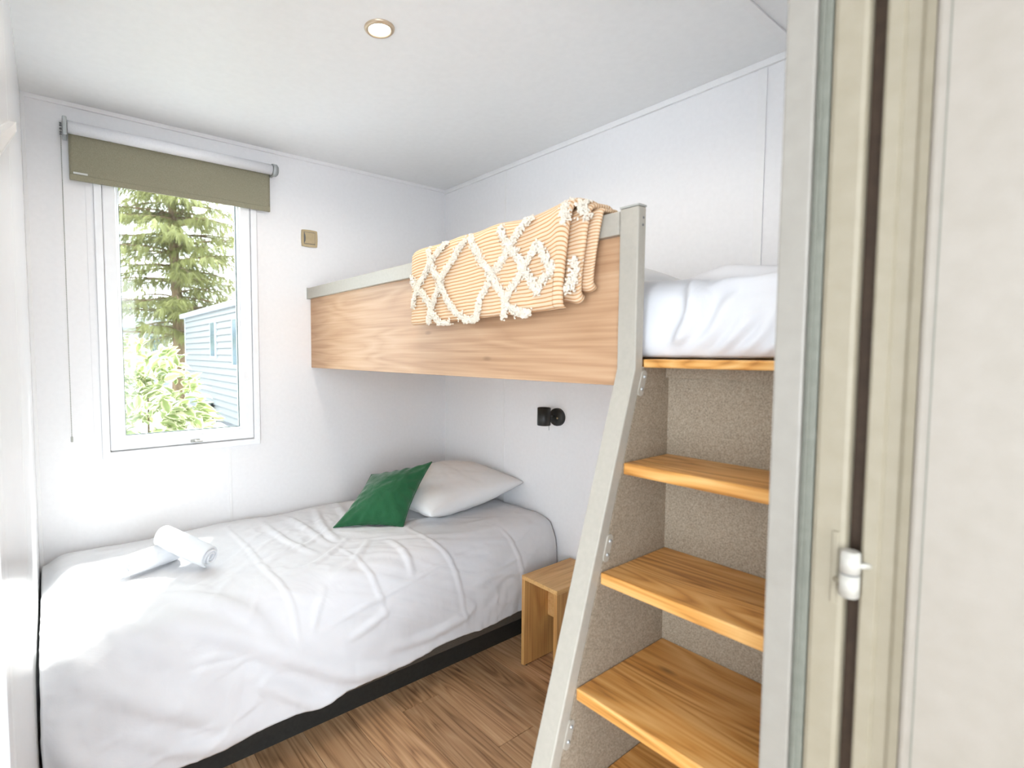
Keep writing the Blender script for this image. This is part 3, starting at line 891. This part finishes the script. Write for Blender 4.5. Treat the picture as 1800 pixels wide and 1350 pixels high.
BLc, BRc, TRc, TLc = Vector((-.934, -.418, .566)), Vector((-.684, -.592, .566)), Vector((-.470, -.512, .815)), Vector((-.676, -.300, .742))
NC = (BRc - BLc).cross(TLc - BLc).normalized()
def cush(u, v, w):
    a = (u / 0.16 + 1) / 2; b = (v / 0.16 + 1) / 2
    p = BLc * (1 - a) * (1 - b) + BRc * a * (1 - b) + TRc * a * b + TLc * (1 - a) * b
    p = p + NC * w
    if p.z < 0.562: p.z = 0.562 - (0.562 - p.z) * 0.1
    return tuple(p)
gc = thing('green_cushion', 'dark green velvet square cushion leaning on white pillow', 'cushion', (-0.7, -0.45, 0.56))
me = pillow_mesh('cover', 0.16, 0.16, 0.062, cush, 9.1, pinch=0.10, wr=0.020, power=0.6)
link('cover', me, VELVET, gc)
def pipe_pt(u, v):
    pin = 0.10
    return cush(u * (1 - pin * (1 - v * v)) * 0.16, v * (1 - pin * (1 - u * u)) * 0.16, 0.0)
link('seam', piping(pipe_pt), VELVET, gc)

# ------------------------------------------------------------------ rolled towels
def towel(name, label, A, B, r, seed, group):
    A, B = Vector(A), Vector(B)
    ax = (B - A).normalized(); up = Vector((0, 0, 1)); sd = ax.cross(up).normalized(); up = sd.cross(ax)
    turns = 3.2; nt_, nl = 150, 34
    th = np.linspace(0, turns * 2 * math.pi, nt_)
    P = np.zeros((nt_, nl, 3))
    for i, t in enumerate(th):
        rr = 0.010 + (r - 0.010) * (t / th[-1])
        lay = t / (2 * math.pi)
        for j in range(nl):
            f = j / (nl - 1)
            k = (f - 0.5) * 2
            shift = 0.006 * math.sin(lay * 2.1 + seed) + 0.003 * noise.noise(Vector((t * 0.7, k, seed)))
            squash = 1 - 0.07 * abs(k) ** 4
            wob = 1 + 0.05 * noise.noise(Vector((math.cos(t) * 1.2 + seed, math.sin(t) * 1.2, k * 1.6)))
            wob += 0.012 * noise.noise(Vector((math.cos(t) * 5 + seed, math.sin(t) * 5, k * 9)))
            ang = t + 0.9 + seed
            c = A.lerp(B, f) + ax * shift * (1 if j in (0, nl - 1) else 1)
            P[i, j] = c + (sd * math.cos(ang) * 1.06 + up * math.sin(ang) * 0.94) * rr * squash * wob
    me = grid_mesh(name, P)
    o = link(name, me, TERRY, None)
    s_ = o.modifiers.new('thick', 'SOLIDIFY'); s_.thickness = 0.0085; s_.offset = 0
    b_ = o.modifiers.new('soft', 'SUBSURF'); b_.levels = 1; b_.render_levels = 1
    tag(o, label, 'towel', group)
towel('rolled_towel', 'rolled white towel lying flat on duvet, tucked under the other roll', (-1.715, -0.462, 0.602), (-1.545, -0.395, 0.602), 0.037, 0.4, 'rolled white towels')
towel('rolled_towel', 'rolled white towel propped across the other roll on duvet', (-1.468, -0.560, 0.607), (-1.592, -0.392, 0.664), 0.040, 2.3, 'rolled white towels')

# ------------------------------------------------------------------ nightstand
ns = thing('nightstand', 'narrow open oak nightstand beside the low bed', 'nightstand', (-0.18, -1.07, 0))
nX0, nX1, nY0, nY1, nH, nt_ = -0.334, -0.020, -1.163, -0.972, 0.393, 0.017
boxpart('top', (nX0, nX1, nY0, nY1, nH - nt_, nH), OAKN, ns, bev=0.0012)
boxpart('side_panel', (nX0 + 0.0005, nX1, nY1 - nt_, nY1, 0.006, nH - nt_), OAKZ, ns, bev=0.001)
boxpart('side_panel', (nX0 + 0.0005, nX1, nY0, nY0 + nt_, 0.006, nH - nt_), OAKZ, ns, bev=0.001)
boxpart('back_apron', (-0.188, -0.172, nY0 + nt_, nY1 - nt_, 0.185, nH - nt_), OAKN, ns, bev=0.001)
for fx in (nX0 + 0.02, nX1 - 0.02):
    for fy in (nY0 + nt_ / 2, nY1 - nt_ / 2):
        part('glide', lambda bm: cyl(bm, (fx, fy, 0.0), (fx, fy, 0.006), 0.007, seg=12), BLACK, ns)

# ------------------------------------------------------------------ upper bunk bedding
UF = [(0.016, 0.018, [(-1.90, 0.93), (-1.915, 1.03), (-1.895, 1.10)]), (0.014, 0.018, [(-1.935, 0.98), (-1.925, 1.06), (-1.88, 1.12)]),
      (0.010, 0.02, [(-2.18, 0.97), (-2.02, 0.965), (-1.95, 0.95)]), (0.009, 0.02, [(-2.0, 1.0), (-1.97, 1.08), (-1.90, 1.15)]),
      (0.008, 0.012, [(-2.05, 1.05), (-2.0, 1.11), (-1.96, 1.15)]), (0.007, 0.010, [(-2.09, 1.03), (-2.06, 1.10), (-2.0, 1.15)]),
      (0.007, 0.010, [(-2.13, 1.02), (-2.11, 1.09), (-2.04, 1.15)]), (0.007, 0.010, [(-2.16, 1.04), (-2.14, 1.11), (-2.09, 1.15)]),
      (0.010, 0.03, [(-1.85, 0.80), (-1.95, 0.86), (-2.1, 0.88)]), (0.010, 0.03, [(-1.6, 0.5), (-1.8, 0.6), (-2.0, 0.62)]),
      (0.010, 0.03, [(-1.2, 0.3), (-1.3, 0.5), (-1.5, 0.7)]), (0.010, 0.03, [(-0.5, 0.3), (-0.7, 0.5), (-0.8, 0.7)])]
UPROF = [(-.012, 1.42), (-.02, 1.48), (-.06, 1.505), (-.2, 1.515), (-.4, 1.515), (-.6, 1.510), (-.70, 1.505), (-.76, 1.492), (-.797, 1.465), (-.812, 1.425),
         (-.818, 1.39), (-.815, 1.36), (-.806, 1.335), (-.792, 1.3195)]
def upper_duvet():
    nx, nv = 260, 130
    prof, s = resample(catmull(UPROF, 20), nv)
    ys = np.linspace(-2.19, -0.035, nx)
    A, V = np.meshgrid(ys, s, indexing='ij')
    Vn = V / s[-1] * 1.16
    D = 2.3 * fold_field(A, Vn, UF)
    D += 0.012 * noise_field(A, V, 4.0, 2.9, 2) + 0.004 * noise_field(A * 1.6, V * 0.8, 11.0, 5.5, 3)
    tx = np.gradient(prof[:, 0], s); tz = np.gradient(prof[:, 1], s)
    fade = np.clip((1.16 - Vn) / 0.03, 0, 1) * np.clip(Vn / 0.05, 0, 1)
    near = np.clip((-A - 1.80) / 0.02, 0, 1)      # beyond the post the bedding bulges out
    Px = np.tile(prof[:, 0], (nx, 1)) + np.tile(tz, (nx, 1)) * D * fade
    Pz = np.tile(prof[:, 1], (nx, 1)) - np.tile(tx, (nx, 1)) * D * fade
    Px = np.maximum(Px, -0.826 - 0.0 * near)
    Pz = np.maximum(Pz, 1.3185)
    return grid_mesh('upper_duvet', np.stack([Px, A, Pz], -1))
ud = link('upper_duvet', upper_duvet(), COTTON, None)
tag(ud, 'crumpled white duvet on upper bunk above the step shelves', 'duvet')
m_ = ud.modifiers.new('thick', 'SOLIDIFY'); m_.thickness = 0.005; m_.offset = -1
fm2, _ = frame_map((-0.30, -1.24, 1.575), (1, 0.0, 0.05), (0.0, 1, 0.06))
me = pillow_mesh('pillow', 0.27, 0.28, 0.09, lambda u, v, w: fm2(u, v, w), 5.3, pinch=0.06, wr=0.004, power=0.5)
tag(link('pillow', me, PILLOWM, None), 'white pillow barely showing on the upper bunk', 'pillow')

# ------------------------------------------------------------------ throw blanket on the rail
tb = thing('throw_blanket', 'peach ribbed throw with cream tufted diamonds over bunk rail', 'throw', (-0.865, -1.35, 1.42))
plan = [(-0.990, .004), (-0.978, .010), (-0.978, .022), (-0.992, .030), (-1.06, .033), (-1.20, .034), (-1.35, .035), (-1.50, .037), (-1.60, .043), (-1.640, .050), (-1.660, .048),
        (-1.664, .040), (-1.652, .034), (-1.630, .031), (-1.618, .028), (-1.624, .025), (-1.655, .0245), (-1.690, .030), (-1.704, .027), (-1.702, .020),
        (-1.685, .016), (-1.668, .014), (-1.664, .0115), (-1.680, .010), (-1.715, .014), (-1.728, .010), (-1.722, .005), (-1.70, .004)]
pc, pl_s = resample(catmull(plan, 14), 330)
def drape(t, v, zb):
    """v 0..1 from inside the bunk over the rail top to the outer hem"""
    ztop = 1.649
    r = 0.006 + t
    xi, xo = -0.832, -0.866
    L1 = 0.10; La = math.pi / 2 * r; Lt = max(xi - xo - 0.0, 0.0); Lo = ztop - zb - 0.016
    Lc = 0.024
    tot = L1 + La + Lt + La + Lo + Lc
    d = v * tot
    if d < L1: return (xi + r, ztop - L1 + d, 0)
    d -= L1
    if d < La: a = d / r; return (xi + r * math.cos(a), ztop + r * math.sin(a), 0)
    d -= La
    if d < Lt: return (xi - d, ztop + r, 0)
    d -= Lt
    if d < La: a = math.pi / 2 + d / r; return (xo + r * math.cos(a), ztop + r * math.sin(a), 0)
    d -= La
    if d < Lo: return (xo - r, ztop - d, 0)
    d -= Lo
    a = d / 0.016
    return (xo - r + 0.016 * (1 - math.cos(a)) * 0.8, ztop - Lo - 0.016 * math.sin(a), 0)
def hem_z(y, t):
    return 1.424 + (y + 1.0) * -0.022 + max(0, 0.036 - t) * (1.6 if y < -1.6 else 0.2)
nvv = 120
P = np.zeros((len(pc), nvv, 3)); UVb = np.zeros((len(pc), nvv, 2))
for i, (y, t) in enumerate(pc):
    for j in range(nvv):
        v = j / (nvv - 1)
        sag = 0.004 * noise.noise(Vector((y * 4, v * 3, 1.1))) + 0.006 * math.exp(-((v - 0.42) / 0.12) ** 2) * noise.noise(Vector((y * 9, 0.3, 4.0)))
        x, z, _ = drape(max(t - 0.004 + sag, 0.001), v, hem_z(y, t))
        yy = y + 0.010 * (v - 0.7) * (1 if y > -1.3 else 0.5) - 0.012 * math.sin(v * 5) * (y < -1.64) + 0.02 * max(0, 0.45 - v) * (-1 if y > -1.1 else 0)
        P[i, j] = (x, yy, z); UVb[i, j] = (pl_s[i], v * (0.10 + 0.034 + 0.23 + 0.11))
me = grid_mesh('cloth', P, UVb)
ob = link('cloth', me, BLANK, tb)
s_ = ob.modifiers.new('thick', 'SOLIDIFY'); s_.thickness = 0.0035; s_.offset = 0

TUFT = [
  [(-1.427, 1.674), (-1.447, 1.641), (-1.469, 1.61), (-1.499, 1.585), (-1.516, 1.556), (-1.541, 1.526), (-1.565, 1.498), (-1.58, 1.479)],
  [(-1.542, 1.67), (-1.523, 1.663), (-1.494, 1.636), (-1.469, 1.61), (-1.439, 1.575), (-1.403, 1.548), (-1.38, 1.513), (-1.351, 1.483), (-1.337, 1.442), (-1.332, 1.426)],
  [(-1.299, 1.67), (-1.33, 1.625), (-1.36, 1.586), (-1.398, 1.549), (-1.422, 1.515), (-1.449, 1.485), (-1.454, 1.451), (-1.45, 1.426)],
  [(-1.516, 1.547), (-1.548, 1.575), (-1.576, 1.599), (-1.601, 1.564), (-1.623, 1.536), (-1.595, 1.509), (-1.569, 1.492)],
  [(-1.516, 1.541), (-1.492, 1.514), (-1.471, 1.489), (-1.454, 1.469)],
  [(-1.467, 1.456), (-1.497, 1.439), (-1.526, 1.432), (-1.55, 1.434)],
  [(-1.278, 1.66), (-1.246, 1.635), (-1.208, 1.599), (-1.173, 1.569), (-1.149, 1.532), (-1.125, 1.494), (-1.103, 1.459), (-1.094, 1.426)],
  [(-1.097, 1.663), (-1.1, 1.628), (-1.125, 1.589), (-1.155, 1.556), (-1.173, 1.526), (-1.208, 1.481), (-1.248, 1.447), (-1.296, 1.426), (-1.342, 1.427)],
  [(-1.19, 1.668), (-1.167, 1.661), (-1.125, 1.636), (-1.094, 1.607), (-1.062, 1.574), (-1.028, 1.547), (-1.008, 1.511), (-1.001, 1.485)],
  [(-0.994, 1.581), (-1.028, 1.544), (-1.068, 1.521), (-1.1, 1.485), (-1.119, 1.458), (-1.156, 1.427), (-1.209, 1.418)],
  [(-1.655, 1.69), (-1.66, 1.66), (-1.665, 1.64)],
  [(-1.69, 1.69), (-1.70, 1.665), (-1.712, 1.645)],
  [(-1.688, 1.545), (-1.684, 1.51), (-1.672, 1.475)],
]
def yz_surface(y, z):
    t = float(np.interp(-y, [0.99, 1.06, 1.35, 1.5, 1.6, 1.66, 1.70, 1.73], [.030, .033, .035, .037, .043, .046, .030, .012]))
    r = 0.006 + t + 0.002
    zt = 1.649
    if z > zt:
        s_ = min((z - zt) / r, 0.995)
        return (-0.866 - r * math.sqrt(1 - s_ * s_), y, zt + r * s_)
    return (-0.866 - r, y, max(z, 1.418))
for pth in TUFT:
    bm = bmesh.new()
    pts, _s = resample(catmull(pth, 12), max(8, int(np.sum(np.linalg.norm(np.diff(np.array(pth), axis=0), axis=1)) / 0.0032)))
    for y, z in pts:
        for k in range(9):
            yy = y + random.gauss(0, 0.0062); zz = z + random.gauss(0, 0.0055)
            c = Vector(yz_surface(yy, zz)); c.x -= random.uniform(-0.001, 0.0065) * math.exp(-((yy - y) / 0.008) ** 2)
            n0 = len(bm.verts)
            rr = random.uniform(0.0021, 0.0034)
            mt = Matrix.Translation(c) @ Matrix.Rotation(random.uniform(0, 6.28), 4, 'X') @ Matrix.Diagonal((1.0, 1.0, random.uniform(1.0, 2.0), 1))
            bmesh.ops.create_icosphere(bm, subdivisions=1, radius=rr, matrix=mt)
    link('tuft_band', finish(bm, 'tuft_band'), TUFTM, tb, smooth=True)

# ------------------------------------------------------------------ the garden seen through the window
tag(part('ground', lambda bm: bx(bm, -60, 60, -40, 80, -0.70, -0.52), GRASS, None), 'pale gravel ground outside the window', kind='structure')

# variegated shrub close to the window
sh = thing('shrub', 'pale variegated leafy shrub just outside the window', 'shrub', (-1.42, 1.2, -0.52))
def leaf_mesh(seed):
    r = random.Random(seed)
    ln = 0.095; wd = 0.026 * r.uniform(0.9, 1.15); curl = r.uniform(0.1, 0.35)
    rows = [(0.0, 0.06), (0.2, 0.7), (0.45, 1.0), (0.72, 0.75), (1.0, 0.03)]
    verts = []; uvs = []
    for f, w in rows:
        z = -curl * ln * f * f
        for s in (-1, 0, 1):
            verts.append((f * ln, s * w * wd, z + (0.22 * w * wd if s else 0.0)))
            uvs.append((abs(s), f))
    faces = []
    for k in range(4):
        for s in range(2):
            a = k * 3 + s
            faces.append((a, a + 3, a + 4, a + 1))
    return verts, faces, uvs
leaf_me = []
for sd in range(5):
    v_, f_, u_ = leaf_mesh(sd)
    me = bpy.data.meshes.new('leaf'); me.from_pydata(v_, [], f_)
    ly = me.uv_layers.new(name='UVMap')
    for lp in me.loops: ly.data[lp.index].uv = u_[lp.vertex_index]
    me.polygons.foreach_set('use_smooth', [True] * len(me.polygons))
    me.materials.append(LEAF); leaf_me.append(me)
SC = Vector((-1.47, 1.22, 0.62)); SR = Vector((0.47, 0.38, 0.76))
def leaf_pose(front):
    while True:
        d = Vector((random.gauss(0, 1), random.gauss(0, 1), random.gauss(0, 1))).normalized()
        if not front or (d.y < 0.25 and d.z > -0.05): break
    bumpy = 1 + 0.16 * noise.noise(d * 2.3) + 0.06 * noise.noise(d * 6)
    rad = random.uniform(0.86, 1.0) if front else random.uniform(0.55, 0.97)
    p = SC + Vector((d.x * SR.x, d.y * SR.y, d.z * SR.z)) * rad * bumpy
    out = (d + Vector((random.gauss(0, .5), random.gauss(0, .5), random.gauss(0, .35) - 0.35))).normalized()
    q = out.to_track_quat('X', 'Z')
    q = q @ Matrix.Rotation(random.gauss(0, 0.6), 3, 'X').to_quaternion()
    return p, q, random.uniform(0.75, 1.25)
for i in range(300):
    p, q, s = leaf_pose(True)
    o = bpy.data.objects.new('leaf', leaf_me[i % 5]); COL.objects.link(o)
    o.parent = sh
    o.location = p - Vector(sh.location); o.rotation_mode = 'QUATERNION'; o.rotation_quaternion = q; o.scale = (s, s, s)
V_ = []; F_ = []; U_ = []
for i in range(1500):
    p, q, s = leaf_pose(False)
    if i < 700:
        p = SC + (p - SC) * random.uniform(0.9, 1.0)
    v_, f_, u_ = leaf_mesh(i % 5)
    b0 = len(V_)
    for a in v_: V_.append(tuple(p + q @ (Vector(a) * s)))
    F_ += [tuple(b0 + k for k in f) for f in f_]; U_ += u_
me = bpy.data.meshes.new('foliage'); me.from_pydata(V_, [], F_)
ly = me.uv_layers.new(name='UVMap')
for lp in me.loops: ly.data[lp.index].uv = U_[lp.vertex_index]
tag(link('foliage', me, LEAF, sh), kind='stuff')
def stems(bm):
    for k in range(14):
        d = Vector((random.gauss(0, .35), random.gauss(0, .3), 1)).normalized()
        e = SC + Vector((d.x * SR.x * 1.4, d.y * SR.y * 1.4, random.uniform(0.0, 0.5)))
        cyl(bm, (SC.x + random.gauss(0, .05), SC.y + random.gauss(0, .05), -0.52), e, 0.016, 0.004, seg=7)
part('stems', stems, TWIG, sh)

# conifer
tr = thing('conifer_tree', 'tall conifer with drooping green sprays behind the shrub', 'tree', (1.96, 19, -0.52))
def trunk(bm):
    prev = None
    zs = np.linspace(-0.52, 14.5, 20)
    for a, b in zip(zs[:-1], zs[1:]):
        f = lambda z: 0.215 * (1 - (z + 0.5) / 17) + 0.02
        g = lambda z: (1.96 + 0.05 * math.sin(z * 0.8), 19 + 0.04 * math.cos(z), z)
        cyl(bm, g(a), g(b), f(a), f(b), seg=12, cap=False)
part('trunk', trunk, BARK, tr, smooth=True)
TX, TYY, TS = 1.96, 19.0, 1.593
bmB = bmesh.new()
NV = []; NF = []
R_ = random.Random(3)
def spray(p, d, ln):
    """flat feathery spray of narrow leaflets"""
    d = d.normalized(); sd = d.cross(Vector((0, 0, 1)))
    if sd.length < 1e-3: sd = Vector((1, 0, 0))
    sd.normalize(); sd = (sd + Vector((0, 0, R_.uniform(-.5, .5)))).normalized()
    n = 7
    for k in range(n):
        f = (k + 0.5) / n
        c = p + d * ln * f + Vector((0, 0, -0.35 * ln * f * f))
        for s in (-1, 1):
            e = c + (sd * s * 0.8 + d * 0.7).normalized() * ln * 0.45 * (1.1 - f) + Vector((0, 0, -0.06 * ln))
            w = d * ln * 0.045
            b0 = len(NV)
            NV.extend([tuple(c - w), tuple(c + w), tuple(e)])
            NF.append((b0, b0 + 1, b0 + 2))
    b0 = len(NV)
    e = p + d * ln * 1.1 + Vector((0, 0, -0.4 * ln)); w = sd * 0.02
    NV.extend([tuple(p - w), tuple(p + w), tuple(e)]); NF.append((b0, b0 + 1, b0 + 2))
z = 2.05
while z < 10.5:
    nb = 8
    L0 = 4.3 * (1 - (z - 1.6) / 14.5) ** 0.8 + 0.3
    a0 = R_.uniform(0, 6.28)
    for k in range(nb):
        az = a0 + k * 6.283 / nb + R_.gauss(0, 0.25)
        ln = L0 * R_.uniform(0.6, 1.15)
        h = Vector((math.cos(az), math.sin(az), 0))
        if h.y < -0.25 and z < 4.6: ln = min(ln, 2.5)
        p0 = Vector((TX, TYY, z + R_.gauss(0, 0.15)))
        prev = p0; segs = 10
        rise = R_.uniform(0.0, 0.28)
        for i in range(1, segs + 1):
            f = i / segs
            q = p0 + h * ln * f + Vector((R_.gauss(0, .03), R_.gauss(0, .03), ln * (rise * f - 0.34 * f * f + 0.16 * f ** 4)))
            cyl(bmB, prev, q, 0.040 * (1.05 - f) + 0.005, 0.040 * (1.05 - f - 1 / segs * 0.9) + 0.005, seg=5, cap=False)
            if f > 0.05:
                for s in (-1, 1):
                    side_ = Vector((-h.y, h.x, 0)) * s
                    tl = (0.22 + 0.5 * math.sin(math.pi * min(f, .97))) * ln * 0.34
                    dirn = (side_ * R_.uniform(.6, 1.0) + h * R_.uniform(.35, .8) + Vector((0, 0, R_.uniform(-.3, .05))))
                    dirn.normalize()
                    m = max(2, int(tl / 0.15))
                    for j in range(m):
                        g = (j + 0.3) / m
                        c = prev.lerp(q, R_.random()) + dirn * tl * g + Vector((0, 0, -0.14 * tl * g * g))
                        for _k in range(2):
                            dd = dirn * R_.uniform(.3, 1) + side_ * R_.uniform(-.5, .5) + h * R_.uniform(-.2, .8) + Vector((0, 0, R_.uniform(-1.0, .0)))
                            if R_.random() < 0.9: spray(c, dd, R_.uniform(0.20, 0.42))
            prev = q
        for _k in range(5): spray(prev, h + Vector((R_.gauss(0, .4), R_.gauss(0, .4), R_.uniform(-.5, .1))), R_.uniform(0.22, 0.40))
    z += 0.44 + 0.04 * R_.random()
link('branches', finish(bmB, 'branches'), BARK, tr)
me = bpy.data.meshes.new('needle_sprays'); me.from_pydata(NV, [], NF)
tag(link('needle_sprays', me, NEEDLE, tr), kind='stuff')

# neighbouring mobile home, wall facing left
XH = 1.6
mh = thing('mobile_home', 'pale clapboard mobile home right of the conifer', 'mobile home', (3.4, 9, -0.52))
boxpart('wall', (XH + 0.02, 5.4, 2.6, 15.6, -0.40, 2.42), SIDING, mh)
bd = bmesh.new()
prism(bd, [(XH + 0.02, 0.0), (XH - 0.004, 0.0), (XH - 0.034, 0.012), (XH - 0.034, 0.03), (XH + 0.004, 0.166), (XH + 0.02, 0.166)], 'Y', 2.6, 15.6)
bdm = finish(bd, 'siding_board')
zz = -0.40
while zz < 2.38:
    o = link('siding_board', bdm, SIDING, mh)
    o.location = (0, 0, zz)
    zz += 0.166
boxpart('corner_trim', (XH - 0.03, XH + 0.06, 15.55, 15.66, -0.42, 2.42), SIDETRIM, mh)
boxpart('skirting', (XH + 0.05, 5.3, 2.7, 15.5, -0.52, -0.40), GAP, mh)
part('roof', lambda bm: prism(bm, [(XH - 0.10, 2.40), (XH - 0.10, 2.53), (3.5, 2.95), (5.6, 2.53), (5.6, 2.40)], 'Y', 2.4, 16.0), SIDETRIM, mh)
for ya, yb, za, zb in ((11.78, 12.38, 1.17, 2.17), (9.75, 10.30, 0.98, 2.16), (6.0, 7.4, 0.9, 2.1)):
    w = part('window', lambda bm: (bx(bm, XH - 0.045, XH + 0.03, ya, yb, za, zb)), SIDETRIM, mh)
    boxpart('pane', (XH - 0.05, XH - 0.044, ya + 0.12, yb - 0.06, za + 0.06, zb - 0.06), OUTGLASS, w)
part('flue', lambda bm: (cyl(bm, (2.0, 10.7, 2.5), (2.0, 10.7, 3.0), 0.13, seg=20), cyl(bm, (2.0, 10.7, 3.0), (2.0, 10.7, 3.06), 0.19, seg=20)), FARW, mh)
mb = thing('meter_box', 'small utility cabinet with blue front below the clapboard wall', 'utility box', (1.45, 12.4, -0.52))
boxpart('case', (1.36, 1.52, 12.2, 12.75, -0.52, -0.03), GAP, mb, bev=0.02)
boxpart('door', (1.345, 1.359, 12.26, 12.62, -0.40, -0.22), BLUEB, mb, bev=0.01)
boxpart('hood', (1.34, 1.54, 12.16, 12.80, -0.03, 0.01), GASKET, mb, bev=0.01)

# far house behind the shrub
fh = thing('far_house', 'pale low house in the distance left of conifer trunk', 'house', (-0.5, 30, -0.52))
boxpart('wall', (-5.0, 3.5, 30, 35, -0.52, 2.65), FARW, fh)
part('roof', lambda bm: prism(bm, [(-5.3, 2.65), (3.85, 2.65), (3.3, 3.15), (-4.8, 3.15)], 'Y', 29.8, 35.2), SIDETRIM, fh)
for xa in (1.3, 2.5):
    w = boxpart('window', (xa, xa + 0.7, 29.96, 30.02, 1.2, 2.3), SIDETRIM, fh)
    boxpart('pane', (xa + 0.08, xa + 0.62, 29.94, 29.965, 1.28, 2.22), OUTGLASS, w)
